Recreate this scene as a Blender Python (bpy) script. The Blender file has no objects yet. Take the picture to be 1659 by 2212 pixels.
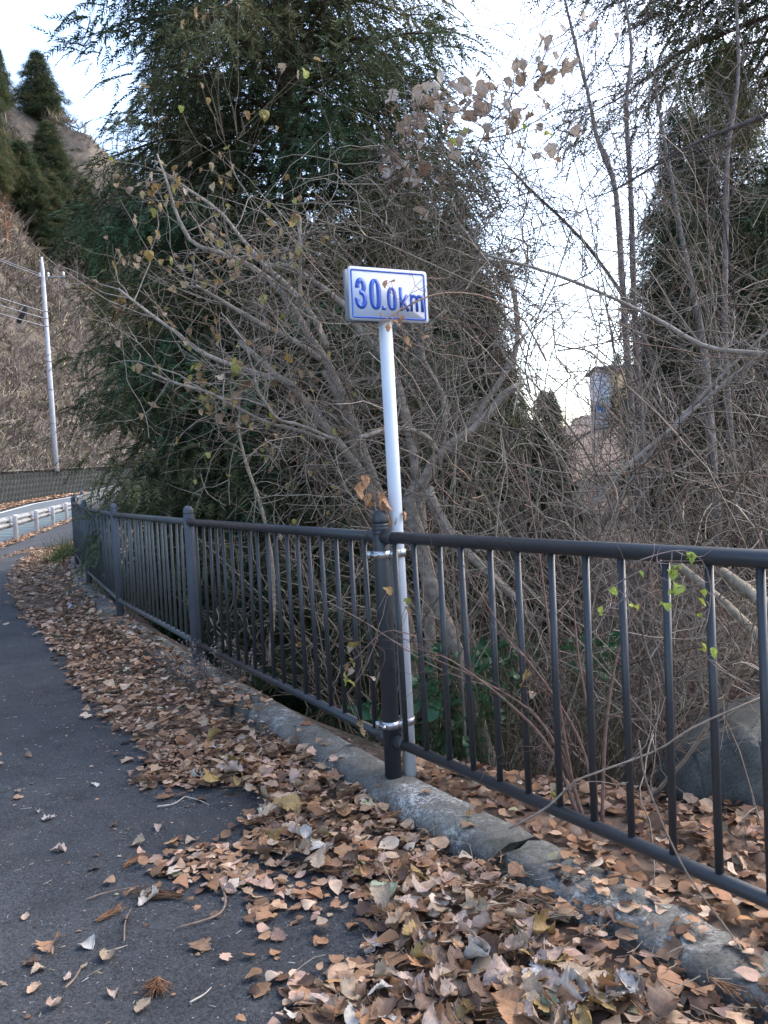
import bpy, bmesh, math, random
import numpy as np
from mathutils import Matrix, Vector

SC = bpy.context.scene
COL = SC.collection
R = math.radians
rng = np.random.default_rng(7)
random.seed(7)

# ------------------------------------------------------------------ camera
CAM_Z = 1.44
FPX, CX, CY = 1790.0, 829.5, 1106.0          # focal length and centre in units of a 1659 x 2212 picture
PITCH, ROLL = R(2.30), R(2.98)
_r0 = np.array((1.0, 0, 0)); _f = np.array((0, math.cos(PITCH), -math.sin(PITCH)))
_u0 = np.array((0, math.sin(PITCH), math.cos(PITCH)))
_r = math.cos(ROLL) * _r0 - math.sin(ROLL) * _u0
_u = math.cos(ROLL) * _u0 + math.sin(ROLL) * _r0
CAMP = np.array((0, 0, CAM_Z))
cam = bpy.data.cameras.new('camera')
cam_o = bpy.data.objects.new('camera', cam); COL.objects.link(cam_o)
cam.sensor_width = 36; cam.lens = 36 * FPX / 2212.0
cam.clip_start = 0.05; cam.clip_end = 3000
M = Matrix(((_r[0], _u[0], -_f[0], 0), (_r[1], _u[1], -_f[1], 0), (_r[2], _u[2], -_f[2], CAM_Z), (0, 0, 0, 1)))
cam_o.matrix_world = M
SC.camera = cam_o

# ------------------------------------------------------------------ light
SUN_AZ, SUN_EL = R(62), R(44)      # azimuth clockwise from +Y
w = bpy.data.worlds.new('World'); SC.world = w; w.use_nodes = True
nt = w.node_tree
bg = nt.nodes['Background']
sky = nt.nodes.new('ShaderNodeTexSky'); sky.sky_type = 'NISHITA'; sky.sun_disc = False
sky.sun_elevation = SUN_EL; sky.sun_rotation = SUN_AZ
sky.air_density = 1.0; sky.dust_density = 3.5; sky.ozone_density = 1.0; sky.altitude = 300
nt.links.new(sky.outputs[0], bg.inputs[0]); bg.inputs[1].default_value = 0.15
sun = bpy.data.lights.new('sun', 'SUN'); sun.energy = 0.5; sun.angle = R(60); sun.color = (1, 0.97, 0.93)
sun_o = bpy.data.objects.new('sun', sun); COL.objects.link(sun_o)
sd_ = Vector((math.sin(SUN_AZ) * math.cos(SUN_EL), math.cos(SUN_AZ) * math.cos(SUN_EL), math.sin(SUN_EL)))
sun_o.rotation_euler = sd_.to_track_quat('Z', 'Y').to_euler()
sun_o.location = (0, 0, 30)
vs = SC.view_settings
vs.view_transform = 'Standard'; vs.look = 'None'; vs.gamma = 1; vs.use_curve_mapping = False
vs.exposure = 2.15
SC.render.engine = 'CYCLES'
SC.cycles.max_bounces = 6; SC.cycles.transparent_max_bounces = 4

# ------------------------------------------------------------------ helpers
def at(px, py, d):
    """a point seen at (px, py) of the 1659 x 2212 picture, d metres ahead"""
    return CAMP + d * (_f + _r * (px - CX) / FPX - _u * (py - CY) / FPX)

def on(px, py, z=0.0):
    v = _f + _r * (px - CX) / FPX - _u * (py - CY) / FPX
    return CAMP + v * ((z - CAM_Z) / v[2])

WORLD = {}
def link(o, parent=None, wl=(0, 0, 0)):
    COL.objects.link(o)
    WORLD[o.name] = np.array(wl, float)
    if parent is not None:
        o.parent = parent
    return o

def tag(o, label, cat, group=None, kind=None):
    if label: o['label'] = label
    if cat: o['category'] = cat
    if group: o['group'] = group
    if kind: o['kind'] = kind
    return o

def empty(name, loc, label=None, cat=None, group=None, kind=None):
    o = bpy.data.objects.new(name, None)
    o.empty_display_size = 0.1
    o.location = loc
    link(o, None, loc)
    return tag(o, label, cat, group, kind)

def mk_mesh(name, V, F, mat, smooth=False, tint=None):
    V = np.asarray(V, np.float32).reshape(-1, 3)
    me = bpy.data.meshes.new(name)
    if not isinstance(F, (list, tuple)) or (len(F) and np.ndim(F[0]) == 1):
        F = list(F)
        by = {}
        for f in F: by.setdefault(len(f), []).append(f)
        F = [np.array(v, np.int32) for v in by.values()]
    F = [np.asarray(f, np.int32) for f in F if len(f)]
    nl = sum(f.size for f in F); npoly = sum(len(f) for f in F)
    me.vertices.add(len(V)); me.vertices.foreach_set('co', V.ravel())
    me.loops.add(nl); me.polygons.add(npoly)
    me.loops.foreach_set('vertex_index', np.concatenate([f.ravel() for f in F]))
    starts, off = [], 0
    for f in F:
        starts.append(off + np.arange(len(f)) * f.shape[1]); off += f.size
    me.polygons.foreach_set('loop_start', np.concatenate(starts).astype(np.int32))
    if smooth:
        me.polygons.foreach_set('use_smooth', np.ones(npoly, bool))
    if tint is not None:
        a = me.color_attributes.new('tint', 'FLOAT_COLOR', 'POINT')
        t = np.ones((len(V), 4), np.float32); t[:, :3] = tint
        a.data.foreach_set('color', t.ravel())
    me.update(calc_edges=True)
    if mat: me.materials.append(mat)
    return me

def obj(name, V, F, mat, parent=None, smooth=False, tint=None, origin=None):
    """V in world coordinates; the object's origin sits at its parent's origin (or at `origin`)"""
    if parent is not None: o0 = WORLD[parent.name]
    elif origin is not None: o0 = np.array(origin, float)
    else: o0 = np.zeros(3)
    me = mk_mesh(name, np.asarray(V, float).reshape(-1, 3) - o0, F, mat, smooth, tint)
    o = bpy.data.objects.new(name, me)
    link(o, parent, o0)
    if parent is None: o.location = o0
    return o

def inst(name, me, loc, rot=(0, 0, 0), scale=(1, 1, 1), parent=None):
    o = bpy.data.objects.new(name, me)
    loc = np.array(loc, float)
    if parent is not None: loc = loc - WORLD[parent.name]
    o.location = loc; o.rotation_euler = rot; o.scale = scale
    return link(o, parent, loc)

class Geo:
    def __init__(s): s.V = []; s.F = []; s.T = []; s.n = 0
    def add(s, V, F, t=None):
        V = np.asarray(V, float).reshape(-1, 3)
        for f in (F if isinstance(F, list) else [F]):
            s.F.append(np.asarray(f, np.int32) + s.n)
        s.V.append(V); s.n += len(V)
        if t is not None:
            t = np.asarray(t, float)
            s.T.append(np.broadcast_to(t, (len(V), 3)) if t.ndim == 1 else t)
        return s
    def faces(s):
        by = {}
        for f in s.F: by.setdefault(f.shape[1], []).append(f)
        return [np.concatenate(v) for v in by.values()]
    def obj(s, name, mat, parent=None, smooth=False, origin=None):
        return obj(name, np.concatenate(s.V), s.faces(), mat, parent, smooth,
                   np.concatenate(s.T) if s.T else None, origin)
    def mesh(s, name, mat, smooth=False):
        return mk_mesh(name, np.concatenate(s.V), s.faces(), mat, smooth, np.concatenate(s.T) if s.T else None)

def nrm(a): return a / np.maximum(np.linalg.norm(a, axis=-1, keepdims=True), 1e-9)

def tubes(P, Rr, sides=3, cap=True):
    """P (N,K,3) centre lines, Rr (N,K) radii -> verts, [quads, caps]"""
    P = np.asarray(P, float); Rr = np.asarray(Rr, float)
    if P.ndim == 2: P = P[None]; Rr = np.broadcast_to(Rr, P.shape[:2])
    N, K, _ = P.shape
    T = np.empty_like(P); T[:, 1:-1] = P[:, 2:] - P[:, :-2]; T[:, 0] = P[:, 1] - P[:, 0]; T[:, -1] = P[:, -1] - P[:, -2]
    T = nrm(T)
    m = nrm(T.mean(axis=1)); ref = np.where(np.abs(m[:, 2:3]) < 0.8, np.array([[0, 0, 1.0]]), np.array([[1.0, 0, 0]]))
    A = nrm(np.cross(T, ref[:, None, :])); B = np.cross(T, A)
    a = np.arange(sides) * 2 * math.pi / sides
    V = P[:, :, None, :] + Rr[:, :, None, None] * (A[:, :, None, :] * np.cos(a)[None, None, :, None] + B[:, :, None, :] * np.sin(a)[None, None, :, None])
    idx = np.arange(N * K * sides).reshape(N, K, sides)
    i0 = idx[:, :-1]; i1 = idx[:, 1:]
    Q = np.stack([i0, i1, np.roll(i1, -1, 2), np.roll(i0, -1, 2)], -1).reshape(-1, 4)
    F = [Q]
    if cap:
        F.append(idx[:, 0]); F.append(idx[:, -1][:, ::-1])
    return V.reshape(-1, 3), F

def spline(pts, n):
    """Catmull-Rom through pts, n samples"""
    p = np.asarray(pts, float)
    if len(p) == 2: return p[0] + (p[1] - p[0]) * np.linspace(0, 1, n)[:, None]
    p = np.vstack([2 * p[0] - p[1], p, 2 * p[-1] - p[-2]])
    t = np.linspace(0, len(p) - 3 - 1e-6, n); i = t.astype(int); f = (t - i)[:, None]
    a, b, c, d = p[i], p[i + 1], p[i + 2], p[i + 3]
    return 0.5 * (2 * b + (c - a) * f + (2 * a - 5 * b + 4 * c - d) * f ** 2 + (3 * b - a - 3 * c + d) * f ** 3)

def walk(S, D, L, K=9, curl=0.25, up=0.0, r=None):
    """random-walk twigs: starts S (N,3), directions D, lengths L (N,)"""
    r = r or rng
    N = len(S); P = np.empty((N, K, 3)); P[:, 0] = S; d = nrm(np.asarray(D, float)); st = (np.asarray(L) / (K - 1))[:, None]
    bend = r.normal(size=(N, 3)) * curl * 0.55
    for k in range(1, K):
        d = nrm(d + r.normal(size=(N, 3)) * curl + bend + np.array([0, 0, up]))
        P[:, k] = P[:, k - 1] + d * st
    return P

def box(c, d, ax=None):
    x, y, z = np.array(d, float) / 2
    v = np.array([(-x, -y, -z), (x, -y, -z), (x, y, -z), (-x, y, -z), (-x, -y, z), (x, -y, z), (x, y, z), (-x, y, z)])
    if ax is not None: v = v @ np.array(ax, float)
    f = np.array([(0, 3, 2, 1), (4, 5, 6, 7), (0, 1, 5, 4), (1, 2, 6, 5), (2, 3, 7, 6), (3, 0, 4, 7)])
    return v + np.array(c, float), f

def lathe(prof, c=(0, 0, 0), sides=20):
    pr = np.array(prof, float); a = np.arange(sides) * 2 * math.pi / sides
    V = np.stack([pr[:, 0, None] * np.cos(a), pr[:, 0, None] * np.sin(a), np.repeat(pr[:, 1, None], sides, 1)], -1)
    idx = np.arange(V.shape[0] * sides).reshape(-1, sides)
    i0, i1 = idx[:-1], idx[1:]
    Q = np.stack([i0, np.roll(i0, -1, 1), np.roll(i1, -1, 1), i1], -1).reshape(-1, 4)
    return V.reshape(-1, 3) + np.array(c, float), [Q, idx[:1, ::-1], idx[-1:]]

def bevelled(c, d, b, ax=None):
    bm = bmesh.new(); bmesh.ops.create_cube(bm, size=1)
    for v in bm.verts: v.co = Vector((v.co.x * d[0], v.co.y * d[1], v.co.z * d[2]))
    bmesh.ops.bevel(bm, geom=bm.edges[:], offset=b, segments=2, affect='EDGES')
    V = np.array([v.co[:] for v in bm.verts]); F = [[v.index for v in f.verts] for f in bm.faces]
    bm.free()
    by = {}
    for f in F: by.setdefault(len(f), []).append(f)
    if ax is not None: V = V @ np.array(ax, float)
    return V + np.array(c, float), [np.array(v) for v in by.values()]

# cheap smooth value noise
_tab = np.random.default_rng(3).random((64, 64))
def vnoise(x, y, s=1.0):
    x = np.asarray(x, float) / s + 300; y = np.asarray(y, float) / s + 300
    i = np.floor(x).astype(int); j = np.floor(y).astype(int); u = x - i; v = y - j
    u = u * u * (3 - 2 * u); v = v * v * (3 - 2 * v)
    g = lambda a, b: _tab[a % 64, b % 64]
    return (g(i, j) * (1 - u) + g(i + 1, j) * u) * (1 - v) + (g(i, j + 1) * (1 - u) + g(i + 1, j + 1) * u) * v - 0.5

def sstep(t): t = np.clip(t, 0, 1); return t * t * (3 - 2 * t)

# ------------------------------------------------------------------ materials
def mat_new(name):
    m = bpy.data.materials.new(name); m.use_nodes = True
    n = m.node_tree; return m, n, n.nodes['Principled BSDF'], n.nodes['Material Output']

def ramp(n, src, stops):
    r = n.nodes.new('ShaderNodeValToRGB')
    el = r.color_ramp.elements
    while len(el) < len(stops): el.new(0.5)
    for e, (p, c) in zip(el, stops): e.position = p; e.color = (*c, 1)
    n.links.new(src, r.inputs[0]); return r.outputs[0]

def noise(n, scale, detail=4, rough=0.6, coord='Object', dist=0.0):
    t = n.nodes.new('ShaderNodeTexCoord'); x = n.nodes.new('ShaderNodeTexNoise')
    x.inputs['Scale'].default_value = scale; x.inputs['Detail'].default_value = detail
    x.inputs['Roughness'].default_value = rough; x.inputs['Distortion'].default_value = dist
    n.links.new(t.outputs[coord], x.inputs['Vector']); return x.outputs[0]

def vor(n, scale, feature='F1', coord='Object', out='Distance'):
    t = n.nodes.new('ShaderNodeTexCoord'); x = n.nodes.new('ShaderNodeTexVoronoi'); x.feature = feature
    x.inputs['Scale'].default_value = scale
    n.links.new(t.outputs[coord], x.inputs['Vector']); return x.outputs[out]

def mixc(n, fac, a, b, mode='MIX'):
    x = n.nodes.new('ShaderNodeMix'); x.data_type = 'RGBA'; x.blend_type = mode
    for s, v in ((x.inputs[0], fac), (x.inputs[6], a), (x.inputs[7], b)):
        if hasattr(v, 'is_linked'): n.links.new(v, s)
        elif isinstance(v, tuple): s.default_value = (*v, 1)
        else: s.default_value = v
    return x.outputs[2]

def bump(n, p, h, strength=0.3, dist=0.01):
    b = n.nodes.new('ShaderNodeBump'); b.inputs['Strength'].default_value = strength; b.inputs['Distance'].default_value = dist
    n.links.new(h, b.inputs['Height']); n.links.new(b.outputs[0], p.inputs['Normal'])

def mat_simple(name, col, rough=0.6, metal=0.0, var=0.15, scale=6, bmp=0.0, bscale=80, spec=0.5):
    m, n, p, o = mat_new(name)
    lo = tuple(c * (1 - var) for c in col); hi = tuple(min(1, c * (1 + var)) for c in col)
    c = ramp(n, noise(n, scale), [(0.3, lo), (0.7, hi)])
    n.links.new(c, p.inputs['Base Color'])
    p.inputs['Roughness'].default_value = rough; p.inputs['Metallic'].default_value = metal
    p.inputs['Specular IOR Level'].default_value = spec
    if bmp: bump(n, p, noise(n, bscale), bmp, 0.004)
    return m

def mat_tint(name, rough=0.8, trans=0.0, scale=20, amount=0.35, spec=0.3, bmp=0.0):
    m, n, p, o = mat_new(name)
    a = n.nodes.new('ShaderNodeAttribute'); a.attribute_name = 'tint'
    v = ramp(n, noise(n, scale, 3), [(0.3, (1 - amount,) * 3), (0.7, (1 + amount,) * 3)])
    c = mixc(n, 1.0, a.outputs['Color'], v, 'MULTIPLY')
    n.links.new(c, p.inputs['Base Color']); p.inputs['Roughness'].default_value = rough
    p.inputs['Specular IOR Level'].default_value = spec
    if bmp: bump(n, p, noise(n, scale * 4), bmp, 0.004)
    if trans:
        t = n.nodes.new('ShaderNodeBsdfTranslucent'); n.links.new(c, t.inputs[0])
        mx = n.nodes.new('ShaderNodeMixShader'); mx.inputs[0].default_value = trans
        n.links.new(p.outputs[0], mx.inputs[1]); n.links.new(t.outputs[0], mx.inputs[2]); n.links.new(mx.outputs[0], o.inputs[0])
    return m

def veins(n, c):
    t = n.nodes.new('ShaderNodeTexCoord'); sx_ = n.nodes.new('ShaderNodeSeparateXYZ'); n.links.new(t.outputs['Object'], sx_.inputs[0])
    def mt(op, a, b=None):
        q = n.nodes.new('ShaderNodeMath'); q.operation = op
        for k, v in ((0, a), (1, b)):
            if v is None: continue
            if hasattr(v, 'is_linked'): n.links.new(v, q.inputs[k])
            else: q.inputs[k].default_value = v
        return q.outputs[0]
    ay = mt('ABSOLUTE', sx_.outputs[1])
    side = mt('ABSOLUTE', mt('SUBTRACT', mt('FRACT', mt('MULTIPLY', mt('SUBTRACT', sx_.outputs[0], mt('MULTIPLY', ay, 0.75)), 7.0)), 0.5))
    v = mt('MAXIMUM', mt('LESS_THAN', ay, 0.016), mt('LESS_THAN', side, 0.045))
    return mixc(n, mt('MULTIPLY', v, 0.35), c, mixc(n, 1.0, c, (1.5, 1.5, 1.5), 'MULTIPLY'))

def mat_leafobj(name, stops, trans=0.2, rough=0.6, scale=9):
    """colour picked per leaf object"""
    m, n, p, o = mat_new(name)
    i = n.nodes.new('ShaderNodeObjectInfo')
    c = ramp(n, i.outputs['Random'], stops)
    n.nodes[c.node.name].color_ramp.interpolation = 'LINEAR'
    v = ramp(n, noise(n, scale, 5, 0.7), [(0.3, (0.6,) * 3), (0.7, (1.2,) * 3)])
    c = veins(n, mixc(n, 1.0, c, v, 'MULTIPLY'))
    n.links.new(c, p.inputs['Base Color']); p.inputs['Roughness'].default_value = rough
    p.inputs['Specular IOR Level'].default_value = 0.35
    t = n.nodes.new('ShaderNodeBsdfTranslucent'); n.links.new(c, t.inputs[0])
    mx = n.nodes.new('ShaderNodeMixShader'); mx.inputs[0].default_value = trans
    n.links.new(p.outputs[0], mx.inputs[1]); n.links.new(t.outputs[0], mx.inputs[2]); n.links.new(mx.outputs[0], o.inputs[0])
    return m

def mat_asphalt():
    m, n, p, o = mat_new('asphalt')
    big = ramp(n, noise(n, 0.9, 7, 0.7), [(0.34, (0.034, 0.037, 0.041)), (0.5, (0.048, 0.052, 0.057)), (0.66, (0.064, 0.068, 0.073))])
    st = ramp(n, noise(n, 4.5, 5, 0.7, dist=0.6), [(0.5, (1.0,) * 3), (0.68, (0.72,) * 3)])
    big = mixc(n, 1.0, big, st, 'MULTIPLY')
    grit = ramp(n, noise(n, 110, 3, 0.8), [(0.36, (0.4,) * 3), (0.7, (1.9,) * 3)])
    c = mixc(n, 1.0, big, grit, 'MULTIPLY')
    sp = ramp(n, vor(n, 62), [(0.16, (1,) * 3), (0.24, (0,) * 3)])
    pick = ramp(n, noise(n, 45, 2), [(0.56, (0,) * 3), (0.63, (1,) * 3)])
    f = mixc(n, 1.0, sp, pick, 'MULTIPLY')
    c = mixc(n, f, c, (0.30, 0.30, 0.29))
    dust = ramp(n, noise(n, 3.2, 6, 0.75), [(0.5, (0,) * 3), (0.75, (0.22,) * 3)])
    c = mixc(n, dust, c, (0.12, 0.105, 0.085))
    n.links.new(c, p.inputs['Base Color']); p.inputs['Roughness'].default_value = 0.85
    p.inputs['Specular IOR Level'].default_value = 0.3
    bump(n, p, noise(n, 110, 3, 0.8), 1.0, 0.008)
    return m

def mat_concrete(name, lo, hi, spots=True):
    m, n, p, o = mat_new(name)
    c = ramp(n, noise(n, 5, 6, 0.7), [(0.3, lo), (0.7, hi)])
    g = ramp(n, noise(n, 90, 3, 0.7), [(0.35, (0.6,) * 3), (0.7, (1.3,) * 3)])
    c = mixc(n, 1.0, c, g, 'MULTIPLY')
    if spots:
        a = ramp(n, noise(n, 2.2, 5, 0.7), [(0.52, (0,) * 3), (0.66, (0.85,) * 3)])
        b = ramp(n, noise(n, 60, 4, 0.8), [(0.47, (0,) * 3), (0.56, (1,) * 3)])
        c = mixc(n, mixc(n, 1.0, a, b, 'MULTIPLY'), c, (0.62, 0.62, 0.60))
        mo = ramp(n, noise(n, 3.3, 5, 0.75, dist=0.5), [(0.55, (0,) * 3), (0.7, (0.7,) * 3)])
        c = mixc(n, mo, c, (0.035, 0.04, 0.024))
        ru = ramp(n, noise(n, 7.5, 3, 0.6, dist=1.0), [(0.68, (0,) * 3), (0.74, (0.75,) * 3)])
        c = mixc(n, ru, c, (0.20, 0.12, 0.045))
    n.links.new(c, p.inputs['Base Color']); p.inputs['Roughness'].default_value = 0.9
    bump(n, p, noise(n, 70, 5, 0.7), 0.6, 0.006)
    return m

ASPHALT = mat_asphalt()
KERB_M = mat_concrete('weathered_concrete', (0.070, 0.070, 0.062), (0.185, 0.18, 0.163))
ROCK = mat_concrete('dark_rock', (0.035, 0.038, 0.035), (0.10, 0.103, 0.093), False)
def mat_paint(name, col, col2, rough, edge=0.5):
    m, n, p, o = mat_new(name)
    c = ramp(n, noise(n, 3.0, 5, 0.65), [(0.3, col), (0.7, col2)])
    d = ramp(n, noise(n, 60, 4, 0.75), [(0.55, (0,) * 3), (0.8, (edge,) * 3)])
    c = mixc(n, d, c, tuple(min(1, x * 2.2) for x in col2))
    n.links.new(c, p.inputs['Base Color'])
    rr = ramp(n, noise(n, 9, 4), [(0.3, (rough - 0.06,) * 3), (0.7, (rough + 0.1,) * 3)])
    n.links.new(rr, p.inputs['Roughness'])
    return m
CHAR = mat_paint('charcoal_paint', (0.022, 0.026, 0.031), (0.032, 0.037, 0.043), 0.42, 0.35)
GREYB = mat_paint('chalky_grey_blue_paint', (0.060, 0.072, 0.092), (0.10, 0.115, 0.14), 0.6, 0.25)
GREYG = mat_paint('chalky_grey_green_paint', (0.052, 0.062, 0.066), (0.085, 0.098, 0.10), 0.65, 0.3)
STEEL = mat_simple('galvanised_steel', (0.46, 0.47, 0.48), 0.38, 0.85, 0.2, 25)
STEEL_DULL = mat_simple('dull_galvanised_steel', (0.22, 0.225, 0.23), 0.8, 0.0, 0.3, 5, spec=0.15)
WHITE = mat_paint('white_paint', (0.50, 0.54, 0.59), (0.60, 0.63, 0.67), 0.42, 0.05)
GWHITE = mat_paint('guardrail_white_paint', (0.80, 0.82, 0.84), (0.86, 0.87, 0.88), 0.5, 0.05)
SIGNW = mat_simple('sign_white', (0.43, 0.47, 0.55), 0.6, 0, 0.03, 3)
BLUE = mat_simple('sign_blue', (0.006, 0.070, 0.40), 0.42, 0, 0.08, 8)
SIGNBACK = mat_simple('sign_back_grey', (0.20, 0.21, 0.22), 0.5, 0.3, 0.1, 6)
POLEC = mat_simple('pole_concrete', (0.46, 0.47, 0.50), 0.8, 0, 0.12, 2)
BLACKR = mat_simple('black_rubber', (0.012, 0.012, 0.014), 0.5)
CABLE = mat_simple('cable', (0.16, 0.17, 0.21), 0.6)
CERAM = mat_simple('white_ceramic', (0.8, 0.8, 0.8), 0.25)
ORANGE = mat_simple('orange_reflector', (0.85, 0.16, 0.02), 0.35)
BARK = mat_tint('bark', 0.9, 0, 28, 0.4, 0.2, 0.5)
TWIG = mat_tint('twig_bark', 0.85, 0, 40, 0.3, 0.25)
CEDAR = mat_tint('cedar_foliage', 0.65, 0.22, 3, 0.35, 0.3)
LITTER = mat_tint('dry_leaf', 0.72, 0.10, 30, 0.3, 0.3)
GRASSM = mat_tint('grass_blade', 0.6, 0.3, 30, 0.2, 0.3)
BRUSH = mat_tint('hillside_brush', 0.9, 0.15, 1, 0.3, 0.1)

# ------------------------------------------------------------------ plan of the place
FP = np.array([(4.80, -3.70), (3.20, -1.26), (1.589, 1.21), (-0.019, 3.682), (-1.473, 6.241), (-2.860, 8.784), (-4.26, 11.80), (-5.46, 14.60),
               (-6.46, 17.4), (-7.38, 20.35), (-8.2, 23.3), (-8.98, 26.25), (-9.7, 29.2), (-10.4, 32.2), (-11.0, 35.2), (-11.4, 38.2)])
I0 = 3                                          # the post that carries the sign
def sp_(t, k=3.0): return np.log1p(np.exp(np.clip(t / k, -30, 30))) * k
def zf(y): return 0.024 * (sp_(np.asarray(y, float) - 10.5) - sp_(-7.0))
def zg(y): y = np.asarray(y, float); return 0.02 * sp_(y - 22) + 0.012 * sp_(y - 40)
GP = np.array([(-3.4, -10), (-5.6, 0.0), (-7.9, 10.0), (-9.05, 15.0), (-10.2, 20.4), (-11.4, 25.6), (-12.55, 30.7), (-13.7, 35.8), (-14.6, 42), (-15.1, 50), (-14.6, 60), (-12.5, 75)])
def gx(y): return np.interp(y, GP[:, 1], GP[:, 0])
def fx(y): return np.interp(y, FP[:, 1], FP[:, 0])
def path_z(x, y):
    t = np.clip((fx(y) - x) / np.maximum(fx(y) - gx(y), 0.5), 0, 1)
    return zf(y) * (1 - t) + zg(y) * t + 0.012 * vnoise(x, y, 1.3)

def poly_sd(PL, x, y):
    """signed distance to a polyline: positive on its right"""
    x = np.asarray(x, float); y = np.asarray(y, float)
    best = np.full(x.shape, 1e9); sg = np.ones(x.shape)
    for a, b in zip(PL[:-1], PL[1:]):
        d = b - a; L2 = d @ d
        t = np.clip(((x - a[0]) * d[0] + (y - a[1]) * d[1]) / L2, 0, 1)
        ex = x - (a[0] + t * d[0]); ey = y - (a[1] + t * d[1])
        q = np.hypot(ex, ey); s = np.sign(ey * d[0] - ex * d[1]) * -1
        u = q < best; best = np.where(u, q, best); sg = np.where(u, s, sg)
    return best * sg
FEXT = np.vstack([[(9.0, -12.0)], FP, [(-11.3, 55), (-6, 90), (20, 150)]])
def fsd(x, y): return poly_sd(FEXT, x, y)

def soil_z(x, y):
    sd = fsd(x, y)
    D = 2.1 * sstep((np.asarray(y, float) - 2.9) / 3.2) * sstep((3.5 - np.asarray(x, float)) / 4.0)
    z = zf(y) + 0.045 - D * sstep((sd - 0.05) / 1.9) + 0.05 * vnoise(x, y, 0.7) + 0.22 * vnoise(x, y, 2.8) * sstep(sd / 1.5)
    z = z + 0.10 * np.maximum(0, sd - 4.5) + 0.10 * np.maximum(0, sd - 16)
    return np.minimum(z, 16)

# ------------------------------------------------------------------ ground
def ground_z(x, y):
    sd = fsd(x, y)
    left = np.minimum(zf(y), zg(y)) - 0.22
    return np.where(sd > 0.02, soil_z(x, y), left)
def warp(n, a, b, c):
    t = np.linspace(-1, 1, n); s = np.sinh(t * c) / math.sinh(c)
    return np.where(s < 0, -a * np.abs(s), b * s)
gxs = warp(231, 420, 420, 6.0) + 0.5; gys = np.concatenate([np.linspace(-60, -3, 12), np.linspace(-2.5, 14, 110), 14 + (np.geomspace(1, 500, 90) - 0.85)])
X, Y = np.meshgrid(gxs, gys); Z = ground_z(X, Y)
idx = np.arange(X.size).reshape(X.shape)
Q = np.stack([idx[:-1, :-1], idx[:-1, 1:], idx[1:, 1:], idx[1:, :-1]], -1).reshape(-1, 4)
def mat_soil():
    m, n, p, o = mat_new('soil')
    c = ramp(n, noise(n, 2.2, 8, 0.7), [(0.3, (0.05, 0.035, 0.024)), (0.52, (0.12, 0.08, 0.055)), (0.72, (0.19, 0.13, 0.09))])
    g = ramp(n, vor(n, 16, out='Color'), [(0.1, (0.55,) * 3), (0.9, (1.5,) * 3)])
    c = mixc(n, 0.8, c, g, 'MULTIPLY')
    n.links.new(c, p.inputs['Base Color']); p.inputs['Roughness'].default_value = 0.95
    bump(n, p, vor(n, 18), 0.8, 0.03); return m
SOIL = mat_soil()
g = obj('ground', np.stack([X, Y, Z], -1), [Q], SOIL, smooth=True); g['kind'] = 'structure'

def strip(name, ys, xl, xr, zfun, mat, nx=12, dz=0.0):
    V = []
    for y in ys:
        for t in np.linspace(0, 1, nx): V.append((xl(y) + (xr(y) - xl(y)) * t, y, 0))
    V = np.array(V); V[:, 2] = zfun(V[:, 0], V[:, 1]) + dz
    i = np.arange(len(V)).reshape(len(ys), nx)
    Q = np.stack([i[:-1, :-1], i[:-1, 1:], i[1:, 1:], i[1:, :-1]], -1).reshape(-1, 4)
    o = obj(name, V, [Q], mat, smooth=True); o['kind'] = 'structure'; return o
ysp = np.concatenate([np.linspace(-8, 12, 90), np.linspace(12.4, 60, 100)])
strip('footpath', ysp, gx, lambda y: fx(y) - 0.0 if y < 38 else fx(38.2) + 0.0 * y, path_z, ASPHALT, 40)

# road beyond the guard rail
WP = np.array([(-15.0, -5), (-17.5, 12), (-21, 32), (-24.8, 48), (-27.6, 60), (-28.9, 72), (-28.6, 84), (-26.0, 102), (-19, 125), (-4, 155), (30, 195)])
def wx(y): return np.interp(y, WP[:, 1], WP[:, 0])
def road_z(x, y):
    return zg(np.asarray(y) + 0.0) - 0.06 + 0.0 * np.asarray(x)
def mat_road():
    m, n, p, o = mat_new('road_asphalt')
    c = ramp(n, noise(n, 0.9, 5, 0.65), [(0.3, (0.075, 0.088, 0.095)), (0.7, (0.105, 0.120, 0.128))])
    g = ramp(n, noise(n, 60, 3), [(0.3, (0.75,) * 3), (0.7, (1.2,) * 3)])
    n.links.new(mixc(n, 1.0, c, g, 'MULTIPLY'), p.inputs['Base Color']); p.inputs['Roughness'].default_value = 0.75
    return m
ysr = np.linspace(-8, 110, 120)
strip('road', ysr, lambda y: wx(y) + 0.9, lambda y: gx(y) - 0.32 if y < 75 else gx(75) - 0.32 + (y - 75) * 0.2, road_z, mat_road(), 10)
strip('roadside_verge', ysr, lambda y: wx(y) - 0.25, lambda y: wx(y) + 1.9, lambda x, y: road_z(x, y) + 0.07 + 0.05 * vnoise(x, y, 0.8), SOIL, 6)
strip('road_edge_line', ysr, lambda y: wx(y) + 2.25, lambda y: wx(y) + 2.43, road_z, mat_simple('road_line_white', (0.72, 0.73, 0.73), 0.6, 0, 0.1, 4), 2, 0.006)
TEAL = mat_simple('road_stripe_teal', (0.10, 0.26, 0.24), 0.7, 0, 0.2, 3)
for k in range(14):                                       # painted slow-down stripes
    y0 = 22.5 + k * 1.75
    V, F = [], []
    for j in range(7):
        t = j / 6
        for dy in (0, 0.24):
            yy = y0 + dy + t * 0.7
            x = gx(yy) - 0.9 - t * 3.0
            V.append((x, yy, float(road_z(x, yy)) + 0.006))
    F = [(2 * j, 2 * j + 1, 2 * j + 3, 2 * j + 2) for j in range(6)]
    o = obj('painted_stripe', V, F, TEAL, origin=V[0]); o['kind'] = 'structure'
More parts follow.
